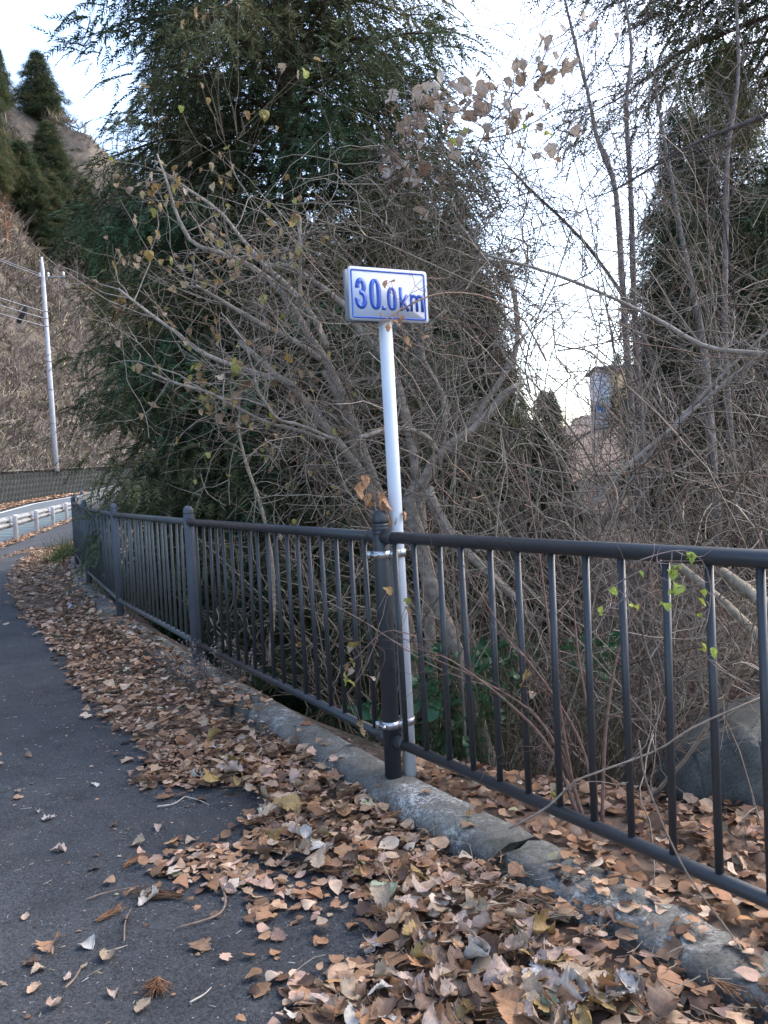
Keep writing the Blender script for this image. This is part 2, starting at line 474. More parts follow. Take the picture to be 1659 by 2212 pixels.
# verge of moss and leaf mould under the guard rail
strip('guardrail_verge', np.linspace(-8, 70, 130), lambda y: gx(y) - 0.34, lambda y: gx(y) + 0.22 + 0.16 * float(vnoise(0, y, 1.1)), lambda x, y: path_z(x, y) + 0.02 + 0.03 * vnoise(x, y, 0.3), SOIL, 5)

# ------------------------------------------------------------------ hillside above the stone wall
WALL_H = 2.45
def offs(PL, d, n=0):
    """polyline pushed to its left by d"""
    T = np.gradient(PL, axis=0); T = nrm(T); N = np.stack([-T[:, 1], T[:, 0]], -1); return PL + N * d
st = np.linspace(0, len(WP) - 1.001, 150); ii = st.astype(int); ff = (st - ii)[:, None]
WS = WP[ii] * (1 - ff) + WP[ii + 1] * ff
OFF = np.array([0, 1.0, 2.2, 3.2, 4.5, 6, 8, 10.5, 13, 16, 20, 24, 29, 35, 42, 50, 60, 72, 90, 120, 170])
HGT = np.interp(OFF, [0, 2.2, 5, 20, 45, 75, 170], [0, 0.35, 3.4, 21, 50, 74, 100])
def hill_pt(i, o):
    T = nrm(np.gradient(WS, axis=0)); N = np.stack([-T[:, 1], T[:, 0]], -1)
    b = WS[i]; p = b + N[i] * np.asarray(o)[..., None] if np.ndim(o) else b + N[i] * o
    return p
T_ = nrm(np.gradient(WS, axis=0)); N_ = np.stack([-T_[:, 1], T_[:, 0]], -1)
HX = WS[:, None, 0] + N_[:, None, 0] * OFF; HY = WS[:, None, 1] + N_[:, None, 1] * OFF
HB = zg(WS[:, 1])[:, None] + WALL_H - 0.08
HZ = HB + HGT * (0.78 + 0.5 * (vnoise(HX, HY, 22) + 0.35)) + vnoise(HX, HY, 4) * np.minimum(OFF, 4) * 0.35
idx = np.arange(HX.size).reshape(HX.shape)
Q = np.stack([idx[:-1, :-1], idx[1:, :-1], idx[1:, 1:], idx[:-1, 1:]], -1).reshape(-1, 4)
def mat_hill():
    m, n, p, o = mat_new('hillside_scrub')
    c = ramp(n, noise(n, 0.35, 8, 0.75), [(0.35, (0.030, 0.026, 0.020)), (0.5, (0.085, 0.068, 0.052)), (0.68, (0.16, 0.13, 0.095))])
    n.links.new(c, p.inputs['Base Color']); p.inputs['Roughness'].default_value = 1
    return m
o = obj('hillside', np.stack([HX, HY, HZ], -1), [Q], mat_hill(), smooth=True); o['kind'] = 'structure'

# brush covering the slope: fans of thin stems, one mass
def hill_sample(n, omax, y0, y1, r):
    i = r.integers(0, len(WS), n * 4); i = i[(WS[i, 1] > y0) & (WS[i, 1] < y1)][:n]
    of = omax * r.random(len(i)) ** 1.1 + 0.4
    x = WS[i, 0] + N_[i, 0] * of; y = WS[i, 1] + N_[i, 1] * of
    x = x + T_[i, 0] * r.uniform(-1, 1, len(i)); y = y + T_[i, 1] * r.uniform(-1, 1, len(i))
    z = HB[i, 0] + np.interp(of, OFF, HGT) * (0.78 + 0.5 * (vnoise(x, y, 22) + 0.35)) + vnoise(x, y, 4) * np.minimum(of, 4) * 0.35
    return np.stack([x, y, z], -1), of
r = np.random.default_rng(21)
B, of = hill_sample(70000, 78, 40, 125, r)
bpx = CX + FPX * B[:, 0] / B[:, 1]; kb = (bpx > -170) & (bpx < 330); B = B[kb][:10000]; of = of[kb][:10000]
B2, of2 = hill_sample(60000, 168, 55, 195, r)
bpx = CX + FPX * B2[:, 0] / B2[:, 1]; kb = (bpx > -170) & (bpx < 330) & ((of2 > 40) | (B2[:, 1] > 118)); B2 = B2[kb][:9000]; of2 = of2[kb][:9000]
B = np.concatenate([B, B2]); of = np.concatenate([of, of2]); bscale = np.where(np.arange(len(B)) >= len(B) - len(B2), 1.8, 1.0)
PAL = np.array([(0.20, 0.165, 0.14), (0.30, 0.25, 0.19), (0.14, 0.115, 0.10), (0.38, 0.33, 0.25), (0.22, 0.185, 0.175), (0.10, 0.095, 0.05), (0.06, 0.085, 0.035)])
G = Geo()
nb = 5
C = PAL[r.choice(len(PAL), len(B), p=[.24, .2, .2, .12, .16, .05, .03])] * r.uniform(0.5, 1.05, (len(B), 1))
S = np.repeat(B, nb, 0) + r.normal(0, 0.35, (len(B) * nb, 3)) * (1, 1, 0.1); S[:, 2] -= 0.15
L = np.repeat(bscale * r.uniform(0.7, 2.4, len(B)) * (0.6 + 0.4 * np.minimum(of, 6) / 6), nb) * r.uniform(0.5, 1.2, len(S))
D = nrm(r.normal(0, 0.85, (len(S), 3)) * (1, 1, 0.4) + (0, 0, 0.8))
mid = S + D * L[:, None] * 0.55; D2 = nrm(D + r.normal(0, 0.8, D.shape)); tip = mid + D2 * L[:, None] * 0.5
sidev = nrm(np.cross(D, r.normal(size=D.shape))) * (L * 0.024 + 0.012)[:, None]
V = np.stack([S - sidev, S + sidev, mid + sidev, mid - sidev, tip], 1).reshape(-1, 3)
k = np.arange(len(S))[:, None] * 5
G.add(V, [k + np.array([[0, 1, 2, 3]]), k + np.array([[3, 2, 4]])], np.repeat(np.repeat(C, nb, 0), 5, 0))
tag(G.obj('hillside_brush', BRUSH), 'tan and grey-brown dry winter brush covering the steep slope above the stone wall', 'brush', kind='stuff')

# ------------------------------------------------------------------ stone retaining wall, blocks laid on the diagonal
WBL = mat_concrete('dark_wall_block', (0.016, 0.018, 0.018), (0.045, 0.050, 0.048), False)
WMOR = mat_simple('wall_backing', (0.03, 0.032, 0.033), 0.95)
WBL.node_tree.nodes['Principled BSDF'].inputs['Specular IOR Level'].default_value = 0.08
wall = empty('stone_wall', (*WS[70], float(zg(WS[70, 1]))), 'dark stone retaining wall with diagonal blocks across the road', 'wall')
Vb = []
for i in range(len(WS)):
    zb = float(zg(WS[i, 1]))
    for (of_, h) in ((0.0, -0.4), (0.35, WALL_H - 0.06), (0.95, WALL_H - 0.06), (0.95, -0.4)):
        p = WS[i] + N_[i] * of_; Vb.append((p[0], p[1], zb + h))
i = np.arange(len(Vb)).reshape(-1, 4)
Q = np.concatenate([np.stack([i[:-1, a], i[1:, a], i[1:, b], i[:-1, b]], -1) for a, b in ((0, 1), (1, 2), (2, 3))])
obj('backing', Vb, [Q], WMOR, wall)
coping = []
for i in range(len(WS)):
    zb = float(zg(WS[i, 1]))
    for (of_, h) in ((0.26, WALL_H - 0.16), (0.26, WALL_H), (0.8, WALL_H), (0.8, WALL_H - 0.16)):
        p = WS[i] + N_[i] * of_; coping.append((p[0], p[1], zb + h))
i = np.arange(len(coping)).reshape(-1, 4)
Q = np.concatenate([np.stack([i[:-1, a], i[1:, a], i[1:, b], i[:-1, b]], -1) for a, b in ((0, 1), (1, 2), (2, 3))])
obj('coping', coping, [Q], mat_concrete('coping_concrete', (0.10, 0.10, 0.095), (0.17, 0.17, 0.16), False), wall)
hs = 0.40
Vd, Fd = [], []
for k_, (s_, dd) in enumerate(((1.0, 0.0), (0.9, 0.07), (0.62, 0.10))):
    for a in range(4):
        Vd.append((math.cos(a * math.pi / 2) * hs * s_, dd, math.sin(a * math.pi / 2) * hs * s_))
for k_ in range(2):
    for a in range(4):
        b = (a + 1) % 4; Fd.append((k_ * 4 + a, k_ * 4 + b, k_ * 4 + 4 + b, k_ * 4 + 4 + a))
Fd.append((8, 9, 10, 11))
bmesh_block = mk_mesh('block', Vd, Fd, WBL)
seg = np.concatenate([[0], np.cumsum(np.linalg.norm(np.diff(WS, axis=0), axis=1))])
def wall_at(s):
    i = int(np.clip(np.searchsorted(seg, s) - 1, 0, len(WS) - 2)); t = (s - seg[i]) / (seg[i + 1] - seg[i])
    return WS[i] * (1 - t) + WS[i + 1] * t, N_[i], T_[i]
rest = Geo(); nblk = 0
s = 1.0; col = 0
while s < seg[-1] - 40:
    p0, n0, t0 = wall_at(s)
    px_ = CX + FPX * p0[0] / max(p0[1], 1)
    vis = -60 < px_ < 262 and p0[1] > 40
    for row in range(4):
        h = 0.12 + row * 2 * (hs + 0.012) + (hs + 0.012 if col % 2 else 0)
        if h > WALL_H - 0.30: continue
        of_ = 0.35 * (h + 0.4) / (WALL_H + 0.34) - 0.015
        p = p0 + n0 * of_; z = float(zg(p0[1])) + h
        rz = math.atan2(n0[1], n0[0]) + math.pi / 2
        if vis and nblk < 300:
            inst('block', bmesh_block, (p[0], p[1], z), (random.uniform(-.05, .05) - 0.14, random.uniform(-.05, .05), rz), (random.uniform(.95, 1.02), random.uniform(.2, .5), random.uniform(.95, 1.02)), wall); nblk += 1
        elif p0[1] > 25 and p0[1] < 100:
            V = np.array(Vd) ; c_, s_ = math.cos(rz), math.sin(rz)
            V = np.stack([V[:, 0] * c_ - V[:, 1] * s_, V[:, 0] * s_ + V[:, 1] * c_, V[:, 2]], -1) + (p[0], p[1], z)
            rest.add(V, np.array(Fd))
    s += hs + 0.012; col += 1
rest.obj('blocks', WBL, wall)['kind'] = 'stuff'

# ------------------------------------------------------------------ kerb
kerb = empty('kerb', (FP[I0][0], FP[I0][1], 0)); kerb['kind'] = 'structure'
seglen = np.concatenate([[0], np.cumsum(np.linalg.norm(np.diff(FP, axis=0), axis=1))])
def fence_at(s):
    i = int(np.clip(np.searchsorted(seglen, s) - 1, 0, len(FP) - 2)); t = (s - seglen[i]) / (seglen[i + 1] - seglen[i])
    d = nrm(FP[i + 1] - FP[i]); return FP[i] * (1 - t) + FP[i + 1] * t, d
jp = on(1120, 1815, 0.10)[:2]; d0 = nrm(FP[I0 + 1] - FP[I0]); js = seglen[I0] + (jp - FP[I0]) @ d0
def kerb_stone(s0, s1, seed, drop=0.0, yaw=0.0, hi=0.10, amp=0.012):
    r = np.random.default_rng(seed)
    n = max(6, int((s1 - s0) / 0.05)); prof = [(0.155, -0.2), (0.15, 0.03), (0.145, hi - 0.03), (0.12, hi), (0.06, hi + .004), (0.0, hi + .004), (-0.06, hi), (-0.085, hi - 0.02), (-0.095, 0.02), (-0.1, -0.7)]
    V = []
    for k in range(n + 1):
        s = s0 + (s1 - s0) * k / n; p, d = fence_at(s); nl = np.array((-d[1], d[0]))
        e = min(k, n - k)
        for (a, z) in prof:
            q = p + nl * (a + (s - s0) * yaw)
            nz = vnoise(s * 3 + a * 9 + seed, z * 9, 0.16) * amp * 1.6 + vnoise(s * 9, a * 30 + z * 30 + seed, 0.3) * amp
            if e == 0 and z > 0.05: nz -= 0.012
            V.append((q[0] + nl[0] * nz, q[1] + nl[1] * nz, z + nz - drop + float(zf(q[1]))))
    m = len(prof); i = np.arange(len(V)).reshape(n + 1, m)
    Q = np.stack([i[:-1, :-1], i[:-1, 1:], i[1:, 1:], i[1:, :-1]], -1).reshape(-1, 4)
    F = [Q, i[:1, :], i[-1:, ::-1]]
    return obj('kerb_stone', V, F, KERB_M, kerb, smooth=False)
js0 = js
kerb_stone(js0 - 1.05, js0 - 0.012, 3, 0.02, -0.03, 0.10, 0.03)
kerb_stone(js0 - 2.6, js0 - 1.07, 5, 0.045, 0.02, 0.10, 0.03)
kerb_stone(js0 - 5.2, js0 - 2.62, 6, 0.04, 0.0)
s = js0; k = 11
while s < seglen[-1] - 2.0:
    e = min(s + (2.35 if k > 11 else 3.1), seglen[-1] - 0.05); kerb_stone(s + 0.006, e - 0.006, k, 0.0); s = e; k += 1

# ------------------------------------------------------------------ railing
POST_H, TOP_H, BOT_H = 1.2, 1.078, 0.163
KZ = 0.104
def post_meshes(mat):
    V, F = lathe([(0.038, -0.03), (0.038, 1.085), (0.0365, 1.088), (0.038, 1.091), (0.038, 1.103), (0.0365, 1.106), (0.038, 1.109), (0.038, 1.121), (0.0365, 1.124), (0.038, 1.127), (0.038, 1.138)], sides=24)
    V2, F2 = lathe([(0.0385, 1.1385), (0.0385, 1.152), (0.037, 1.168), (0.032, 1.184), (0.022, 1.195), (0.010, 1.2), (0.001, 1.2005)], sides=24)
    return mk_mesh('post', V, F, mat, True), mk_mesh('post_cap', V2, F2, mat, True)
def baluster_mesh(mat):
    V, F = lathe([(0.012, 0), (0.012, TOP_H - BOT_H)], sides=12)
    return mk_mesh('baluster', V, F, mat, True)
def rail(a, b, r, mat, root, name):
    a = np.array(a); b = np.array(b)
    V, F = tubes(np.stack([a, b]), np.array([[r, r]]), 18)
    return obj(name, V, F, mat, root, True)
def build_railing(i_from, i_to, root, pm, rm, bm_, post_from, post_to, nb=18):
    pme, pce = post_meshes(pm); bme = baluster_mesh(bm_)
    for i in range(post_from, post_to + 1):
        z = KZ + float(zf(FP[i][1]))
        p = inst('post', pme, (*FP[i], z), (0, 0, random.random()), parent=root)
        c = inst('post_cap', pce, (0, 0, 0)); c.parent = p
    for i in range(i_from, i_to):
        a = np.array((*FP[i], KZ + float(zf(FP[i][1])))); b = np.array((*FP[i + 1], KZ + float(zf(FP[i + 1][1]))))
        d = (b - a) / np.linalg.norm(b - a)
        for h, r_, nm in ((TOP_H, 0.0255, 'top_rail'), (BOT_H, 0.022, 'bottom_rail')):
            up = np.array((0, 0, h))
            rl = rail(a + d * 0.03 + up, b - d * 0.03 + up, r_, rm, root, nm)
            for q, sg in ((a, 1), (b, -1)):
                V, F = tubes(np.stack([q + up + d * sg * 0.030, q + up + d * sg * 0.098, q + up + d * sg * 0.102]), np.array([[r_ + 0.0062, r_ + 0.0062, r_ + 0.004]]), 20)
                obj('socket', V, F, rm, rl, True)
        Ln = np.linalg.norm(b - a)
        for k in range(nb):
            t = Ln * (0.12 + 0.1575 * k + (0.03 if i == I0 else 0)) / 3.0
            t = Ln - t if i < I0 else t
            p = a + d * t + np.array((0, 0, BOT_H))
            inst('baluster', bme, p, (random.gauss(0, .006), random.gauss(0, .006), 0), parent=root)
rail_new = empty('railing', (*FP[I0], KZ), 'glossy charcoal steel railing with thin balusters beside the distance sign', 'railing')
build_railing(1, I0 + 1, rail_new, CHAR, CHAR, CHAR, 1, I0)
rail_old = empty('railing', (*FP[I0 + 1], KZ), 'faded grey-blue steel railing curving away along the footpath', 'railing')
build_railing(I0 + 1, len(FP) - 1, rail_old, GREYB, GREYG, GREYG, I0 + 1, len(FP) - 1)

# ------------------------------------------------------------------ distance marker
fd = d0; fn = np.array((fd[1], -fd[0]))            # fn points away from the path
PB = FP[I0] + fn * 0.088
mk_ = empty('distance_sign', (PB[0], PB[1], 0.05), 'white sign reading 30.0km in blue on a white pole clamped to the railing', 'sign')
lean = np.array((-0.004, 0.004, 1.0))
ptop = np.array((PB[0], PB[1], 0.05)) + lean * 2.25
V, F = tubes(np.stack([np.array((PB[0], PB[1], 0.02)), np.array((PB[0], PB[1], 0.05)) + lean * 1.1, ptop]), np.array([[0.0303] * 3]), 24)
obj('pole', V, F, WHITE, mk_, True)
cy = R(27)
sx = np.array((math.cos(cy), math.sin(cy), 0)); sn = np.array((math.sin(cy), -math.cos(cy), 0)); sn = np.array((-math.sin(-cy), -math.cos(cy), 0))
sn = np.array((sx[1], -sx[0], 0))                  # faces the camera
su = np.array((0, 0, 1.0))
SW, SH = 0.392, 0.232
sc = ptop + sn * 0.045 + np.array((0, 0, 0.005)) + sx * 0.003
sc[2] = 2.247
def rrect(w_, h_, r_, n=6):
    pts = []
    for (cx_, cy_, a0) in ((w_ / 2 - r_, h_ / 2 - r_, 0), (-w_ / 2 + r_, h_ / 2 - r_, 90), (-w_ / 2 + r_, -h_ / 2 + r_, 180), (w_ / 2 - r_, -h_ / 2 + r_, 270)):
        for k in range(n + 1):
            a = R(a0 + 90 * k / n); pts.append((cx_ + r_ * math.cos(a), cy_ + r_ * math.sin(a)))
    return pts
def sgn(p2, off=0.0): return [sc + sx * a + su * b + sn * off for a, b in p2]
def prism(p2, o0, o1, mat, name, parent):
    n = len(p2); V = sgn(p2, o0) + sgn(p2, o1)
    F = [tuple(range(n))[::-1], tuple(range(n, 2 * n))] + [(k, (k + 1) % n, n + (k + 1) % n, n + k) for k in range(n)]
    return obj(name, V, F, mat, parent)
plate = prism(rrect(SW, SH, 0.014), -0.0015, 0.0015, SIGNW, 'sign_plate', mk_)
def ringg(o2, i2, z0, z1, mat, name, parent):
    n = len(o2); V = sgn(o2, z1) + sgn(i2, z1) + sgn(o2, z0) + sgn(i2, z0)
    F = []
    for k in range(n):
        j = (k + 1) % n
        F += [(k, j, n + j, n + k), (2 * n + k, 2 * n + j, j, k), (n + k, n + j, 3 * n + j, 3 * n + k)]
    return obj(name, V, F, mat, parent)
ringg(rrect(SW - 0.022, SH - 0.022, 0.010), rrect(SW - 0.037, SH - 0.037, 0.005), 0.0016, 0.0026, BLUE, 'border', plate)
def ribbon(pts, w_, closed=False):
    p = np.array(pts, float); n = len(p)
    if closed: T = np.roll(p, -1, 0) - np.roll(p, 1, 0)
    else: T = np.gradient(p, axis=0)
    T = nrm(T); Nn = np.stack([-T[:, 1], T[:, 0]], -1)
    ww = np.broadcast_to(np.asarray(w_, float), (n,))[:, None] / 2
    return p + Nn * ww, p - Nn * ww
def glyph(parts, name):
    G = Geo()
    for q, (pts, w_, closed) in enumerate(parts):
        a, b = ribbon(pts, w_, closed); n = len(a)
        z1 = 0.0026 + q * 0.00025
        V = sgn(a, z1) + sgn(b, z1) + sgn(a, 0.0016) + sgn(b, 0.0016)
        F = []
        for k in range(n if closed else n - 1):
            j = (k + 1) % n
            F += [(k, n + k, n + j, j), (k, j, 2 * n + j, 2 * n + k), (n + k, 3 * n + k, 3 * n + j, n + j)]
        if not closed:
            F += [(0, 2 * n, 3 * n, n), (n - 1, 2 * n - 1, 4 * n - 1, 3 * n - 1)]
        G.add(V, np.array(F))
    return G.obj(name, BLUE, plate)
def PX(u): return (u - 0.5) * SW
def PY(v): return (0.5 - v) * SH
def zero(u0, u1, v0, v1, wx_, wy_):
    cx_, cy_ = (PX(u0) + PX(u1)) / 2, (PY(v0) + PY(v1)) / 2
    ax_, ay_ = (PX(u1) - PX(u0)) / 2 - wx_ / 2, (PY(v0) - PY(v1)) / 2 - wy_ / 2
    pts, ws = [], []
    for k in range(40):
        a = 2 * math.pi * k / 40; c_, s_ = math.cos(a), math.sin(a); e = 2 / 2.7
        pts.append((cx_ + ax_ * math.copysign(abs(c_) ** e, c_), cy_ + ay_ * math.copysign(abs(s_) ** e, s_)))
        ws.append(wx_ * abs(c_) ** 1.2 + wy_ * (1 - abs(c_) ** 1.2))
    return [(pts, ws, True)]
def three(u0, u1, v0, v1, w_):
    x0, x1, y0, y1 = PX(u0), PX(u1), PY(v1), PY(v0); h = y1 - y0; W = x1 - x0
    ym = y0 + h * 0.53
    def arc(cx_, cy_, ax_, ay_, a0, a1, n=22):
        return [(cx_ + ax_ * math.cos(R(a0 + (a1 - a0) * k / n)), cy_ + ay_ * math.sin(R(a0 + (a1 - a0) * k / n))) for k in range(n + 1)]
    cu = (y1 - w_ / 2 + ym) / 2; cl = (y0 + w_ / 2 + ym) / 2
    up = arc(x0 + W * 0.47, cu, W * 0.44 - w_ * 0.42, (y1 - w_ / 2 - ym) / 2, 195, -88)
    lo = arc(x0 + W * 0.46, cl, W * 0.54 - w_ * 0.5, (ym - y0 - w_ / 2) / 2, 88, -192)
    return [(up, w_, False), (lo, w_, False), ([(x0 + W * 0.34, ym), (x0 + W * 0.55, ym)], w_ * 0.9, False)]
base_v = 0.785
glyph(three(0.080, 0.222, 0.205, base_v, 0.0208), 'digit')
glyph(zero(0.250, 0.400, 0.205, base_v, 0.0230, 0.0155), 'digit')
glyph([([(PX(0.425), PY(base_v - 0.075)), (PX(0.425), PY(base_v))], 0.0190, False)], 'decimal_point')
glyph(zero(0.472, 0.597, 0.345, base_v, 0.0184, 0.0128), 'digit')
kx = 0.632
glyph([([(PX(kx + .018), PY(0.335)), (PX(kx + .018), PY(base_v))], 0.0155, False),
       ([(PX(kx + .03), PY(0.66)), (PX(kx + .100), PY(0.475))], 0.0140, False),
       ([(PX(kx + .052), PY(0.60)), (PX(kx + .108), PY(base_v))], 0.0150, False)], 'letter')
mx = 0.768
def marc(xa, xb):
    pts = [(xa, PY(0.56))]
    for k in range(13):
        a = math.pi * (1 - k / 12); pts.append(((xa + xb) / 2 + (xb - xa) / 2 * math.cos(a), PY(0.545) + 0.0135 * math.sin(a)))
    pts += [(xb, PY(0.60)), (xb, PY(base_v))]; return pts
glyph([([(PX(mx + .016), PY(0.455)), (PX(mx + .016), PY(base_v))], 0.0125, False),
       (marc(PX(mx + .016), PX(mx + .087)), 0.0136, False), (marc(PX(mx + .087), PX(mx + .158)), 0.0136, False)], 'letter')
# plate for the other direction, behind, and its bracket
rp = prism([(a + 0.006, b + 0.003) for a, b in rrect(SW * 0.98, SH, 0.014)], -0.068, -0.065, SIGNBACK, 'rear_plate', mk_)
V, F = box(sc - sn * 0.033 + su * 0.03, (0.10, 0.058, 0.03), [sx, sn, su]); obj('bracket', V, F, STEEL, mk_)
V, F = box(sc - sn * 0.046 - su * 0.125 + sx * 0.05, (0.04, 0.03, 0.03), [sx, sn, su]); obj('bracket', V, F, SIGNBACK, mk_)
V, F = lathe([(0.032, -0.006), (0.032, 0.004), (0.02, 0.012), (0.001, 0.014)], (ptop[0], ptop[1], ptop[2]), 20); obj('pole_cap', V, F, WHITE, mk_, True)
# two clamp bands tie the pole to the railing post
f3 = np.array((fd[0], fd[1], 0)); n3 = np.array((fn[0], fn[1], 0))
for zc in (KZ + 1.0, KZ + 0.235):
    G = Geo()
    def band(c, r0, r1, h, a0=0, a1=360, n=28):
        V = []
        for k in range(n + 1):
            a = R(a0 + (a1 - a0) * k / n); e = f3 * math.cos(a) + n3 * math.sin(a)
            for rr, zz in ((r0, -h), (r1, -h), (r1, h), (r0, h)): V.append(c + e * rr + np.array((0, 0, zz)))
        i = np.arange(len(V)).reshape(-1, 4)
        Q = np.concatenate([np.stack([i[:-1, a], i[1:, a], i[1:, (a + 1) % 4], i[:-1, (a + 1) % 4]], -1) for a in range(4)])
        return np.array(V), [Q]
    G.add(*band(np.array((*FP[I0], zc)), 0.0384, 0.0415, 0.016))
    G.add(*band(np.array((PB[0], PB[1], zc)), 0.0307, 0.0335, 0.016))
    for sg in (-1, 1):
        V, F = box(np.array((*(FP[I0] + fn * 0.047 + fd * sg * 0.036), zc)), (0.005, 0.05, 0.032), [f3, n3, su]); G.add(V, F)
    V, F = box(np.array((*(FP[I0] - fn * 0.047 + fd * 0.02), zc)), (0.004, 0.026, 0.032), [f3, n3, su]); G.add(V, F)
    V, F = box(np.array((*(FP[I0] - fn * 0.047 + fd * 0.030), zc)), (0.004, 0.026, 0.032), [f3, n3, su]); G.add(V, F)
    cl = G.obj('clamp', STEEL, mk_)
    for ctr, ln in ((np.array((*(FP[I0] - fn * 0.050), zc)), 0.075), (np.array((*(FP[I0] + fn * 0.047), zc)), 0.105)):
        V, F = tubes(np.stack([ctr - f3 * ln / 2, ctr + f3 * ln / 2]), np.array([[0.0045, 0.0045]]), 8); B_ = Geo().add(V, F)
        for e in (-1, 1):
            V, F = tubes(np.stack([ctr + f3 * (ln / 2 * e - e * 0.014), ctr + f3 * (ln / 2 * e - e * 0.006)]), np.array([[0.0085, 0.0085]]), 6); B_.add(V, F)
        B_.obj('bolt', STEEL, cl)

# ------------------------------------------------------------------ guard rail
GR = empty('guardrail', (-11.4, 25.6, 0), 'white steel guardrail with round posts between footpath and road', 'guardrail')
V, F = lathe([(0.068, -0.1), (0.068, 0.79), (0.076, 0.795), (0.076, 0.82), (0.06, 0.83), (0.001, 0.832)], sides=18); gpm = mk_mesh('guard_post', V, F, GWHITE, True)
gs = np.concatenate([[0], np.cumsum(np.linalg.norm(np.diff(GP, axis=0), axis=1))])
def guard_at(s):
    return np.array((np.interp(s, gs, GP[:, 0]), np.interp(s, gs, GP[:, 1])))
s5 = float(np.interp(25.6, GP[:, 1], gs))
gposts = []
for k in range(-4, 8):
    p = guard_at(s5 + k * 3.48); z = float(zg(p[1])) - 0.0
    inst('post', gpm, (p[0], p[1], z), parent=GR); gposts.append((p, z))
    q = guard_at(s5 + k * 3.48 + 0.1); d = nrm(q - p); nl = np.array((-d[1], d[0]))
    V, F = box((*(p + nl * 0.11), z + 0.64), (0.07, 0.12, 0.10), [(*d, 0), (*nl, 0), (0, 0, 1)]); obj('bracket', V, F, GWHITE, GR)
prof = [(0.02, 0.42), (0.02, 0.47), (-0.05, 0.50), (-0.05, 0.55), (0.025, 0.585), (0.025, 0.625), (-0.05, 0.66), (-0.05, 0.71), (0.02, 0.74), (0.02, 0.78)]
for k in range(len(gposts) - 1):
    V = []
    s0 = s5 + (k - 4) * 3.48
    for j in range(4):
        p = guard_at(s0 + 3.48 * j / 3); q = guard_at(s0 + 3.48 * j / 3 + 0.1); d = nrm(q - p); nl = np.array((-d[1], d[0])); z = float(zg(p[1]))
        for a, h in prof: e = p + nl * (0.20 + a); V.append((e[0], e[1], z + h + 0.004 * (k % 2)))
    i = np.arange(len(V)).reshape(4, -1)
    Q = np.stack([i[:-1, :-1], i[:-1, 1:], i[1:, 1:], i[1:, :-1]], -1).reshape(-1, 4)
    o = obj('beam', V, [Q], STEEL_DULL, GR)
    md = o.modifiers.new('thick', 'SOLIDIFY'); md.thickness = 0.004
p = gposts[8][0]; zz = gposts[8][1]
V, F = lathe([(0.05, 0), (0.055, 0.03), (0.055, 0.10), (0.04, 0.14), (0.001, 0.15)], (p[0], p[1], zz + 0.83), 12); obj('reflector', V, F, ORANGE, GR)

# ------------------------------------------------------------------ utility pole and wires
UB = at(120, 1000, 74.0); UH = 18.2
up_ = empty('utility_pole', UB, 'tall pale concrete utility pole standing above the stone wall', 'utility pole')
V, F = tubes(np.stack([UB + (0, 0, -0.8), UB + (0, 0, UH * 0.5), UB + (0, 0, UH - 1.2), UB + (0, 0, UH)]), np.array([[0.26, 0.215, 0.17, 0.08]]), 16); obj('pole', V, F, POLEC, up_, True)
for h, ln, x0 in ((UH - 1.75, 2.3, 0.7),):
    V, F = box(UB + (x0, 0.22, h), (ln, 0.12, 0.12)); arm = obj('crossarm', V, F, STEEL_DULL, up_)
    for dx in (-1.05, -0.3, 1.05):
        V, F = lathe([(0.03, 0), (0.10, 0.05), (0.05, 0.10), (0.11, 0.15), (0.05, 0.22), (0.12, 0.27), (0.07, 0.36), (0.001, 0.38)], UB + (x0 + dx, 0.22, h + 0.06), 12); obj('insulator', V, F, CERAM, arm, True)
for h in (3.5, 6.5, 9.0, 12.1, 12.8, 13.4):
    V, F = lathe([(0.265 - h * 0.005, h - 0.05), (0.275 - h * 0.005, h - 0.05), (0.275 - h * 0.005, h + 0.05), (0.265 - h * 0.005, h + 0.05)], UB, 14); obj('band', V, F, STEEL_DULL, up_)
for k in range(9):
    V, F = tubes(np.stack([UB + (0, 0, 3 + k * 1.3), UB + ((-1) ** k * 0.42, -0.05, 3 + k * 1.3)]), np.array([[0.02, 0.02]]), 6); obj('step_bolt', V, F, STEEL_DULL, up_)
def wire(a, b, sag, r_, label, n=24):
    t = np.linspace(0, 1, n)[:, None]; a = np.array(a); b = np.array(b)
    P = a + (b - a) * t; P[:, 2] -= sag * 4 * (t * (1 - t))[:, 0]
    V, F = tubes(P, np.full((1, n), r_), 5); o = obj('overhead_wire', V, F, CABLE, origin=a)
    return tag(o, label, 'wire', 'wires strung from the utility pole')
PO = np.array((-38.0, 34.0, 1.5))
wl = ['uppermost thin wire running left from the utility pole crossarm', 'second thin wire below the top wire on the utility pole',
      'third thin wire leaving the utility pole at mid height', 'fourth wire leaving the utility pole below the black sleeve', 'lowest slack wire leaving the utility pole to the left']
for k, (h, dx) in enumerate(((UH - 1.4, -0.35), (UH - 1.9, 0.4), (13.4, 0), (12.8, 0), (12.1, 0))):
    wire(UB + (dx, 0, h), PO + (dx, 0, h + 6.0), 0.9, 0.030 if k < 2 else 0.045, wl[k])
a = at(58, 662, 71.2); b = at(39, 698, 71.2)
V, F = tubes(np.stack([a, a * .9 + b * .1, a * .1 + b * .9, b]), np.array([[0.16, 0.22, 0.22, 0.16]]), 12)
tag(obj('cable_sleeve', V, F, BLACKR, origin=(a + b) / 2, smooth=True), 'black cable closure hanging on the wires beside the utility pole', 'cable closure')

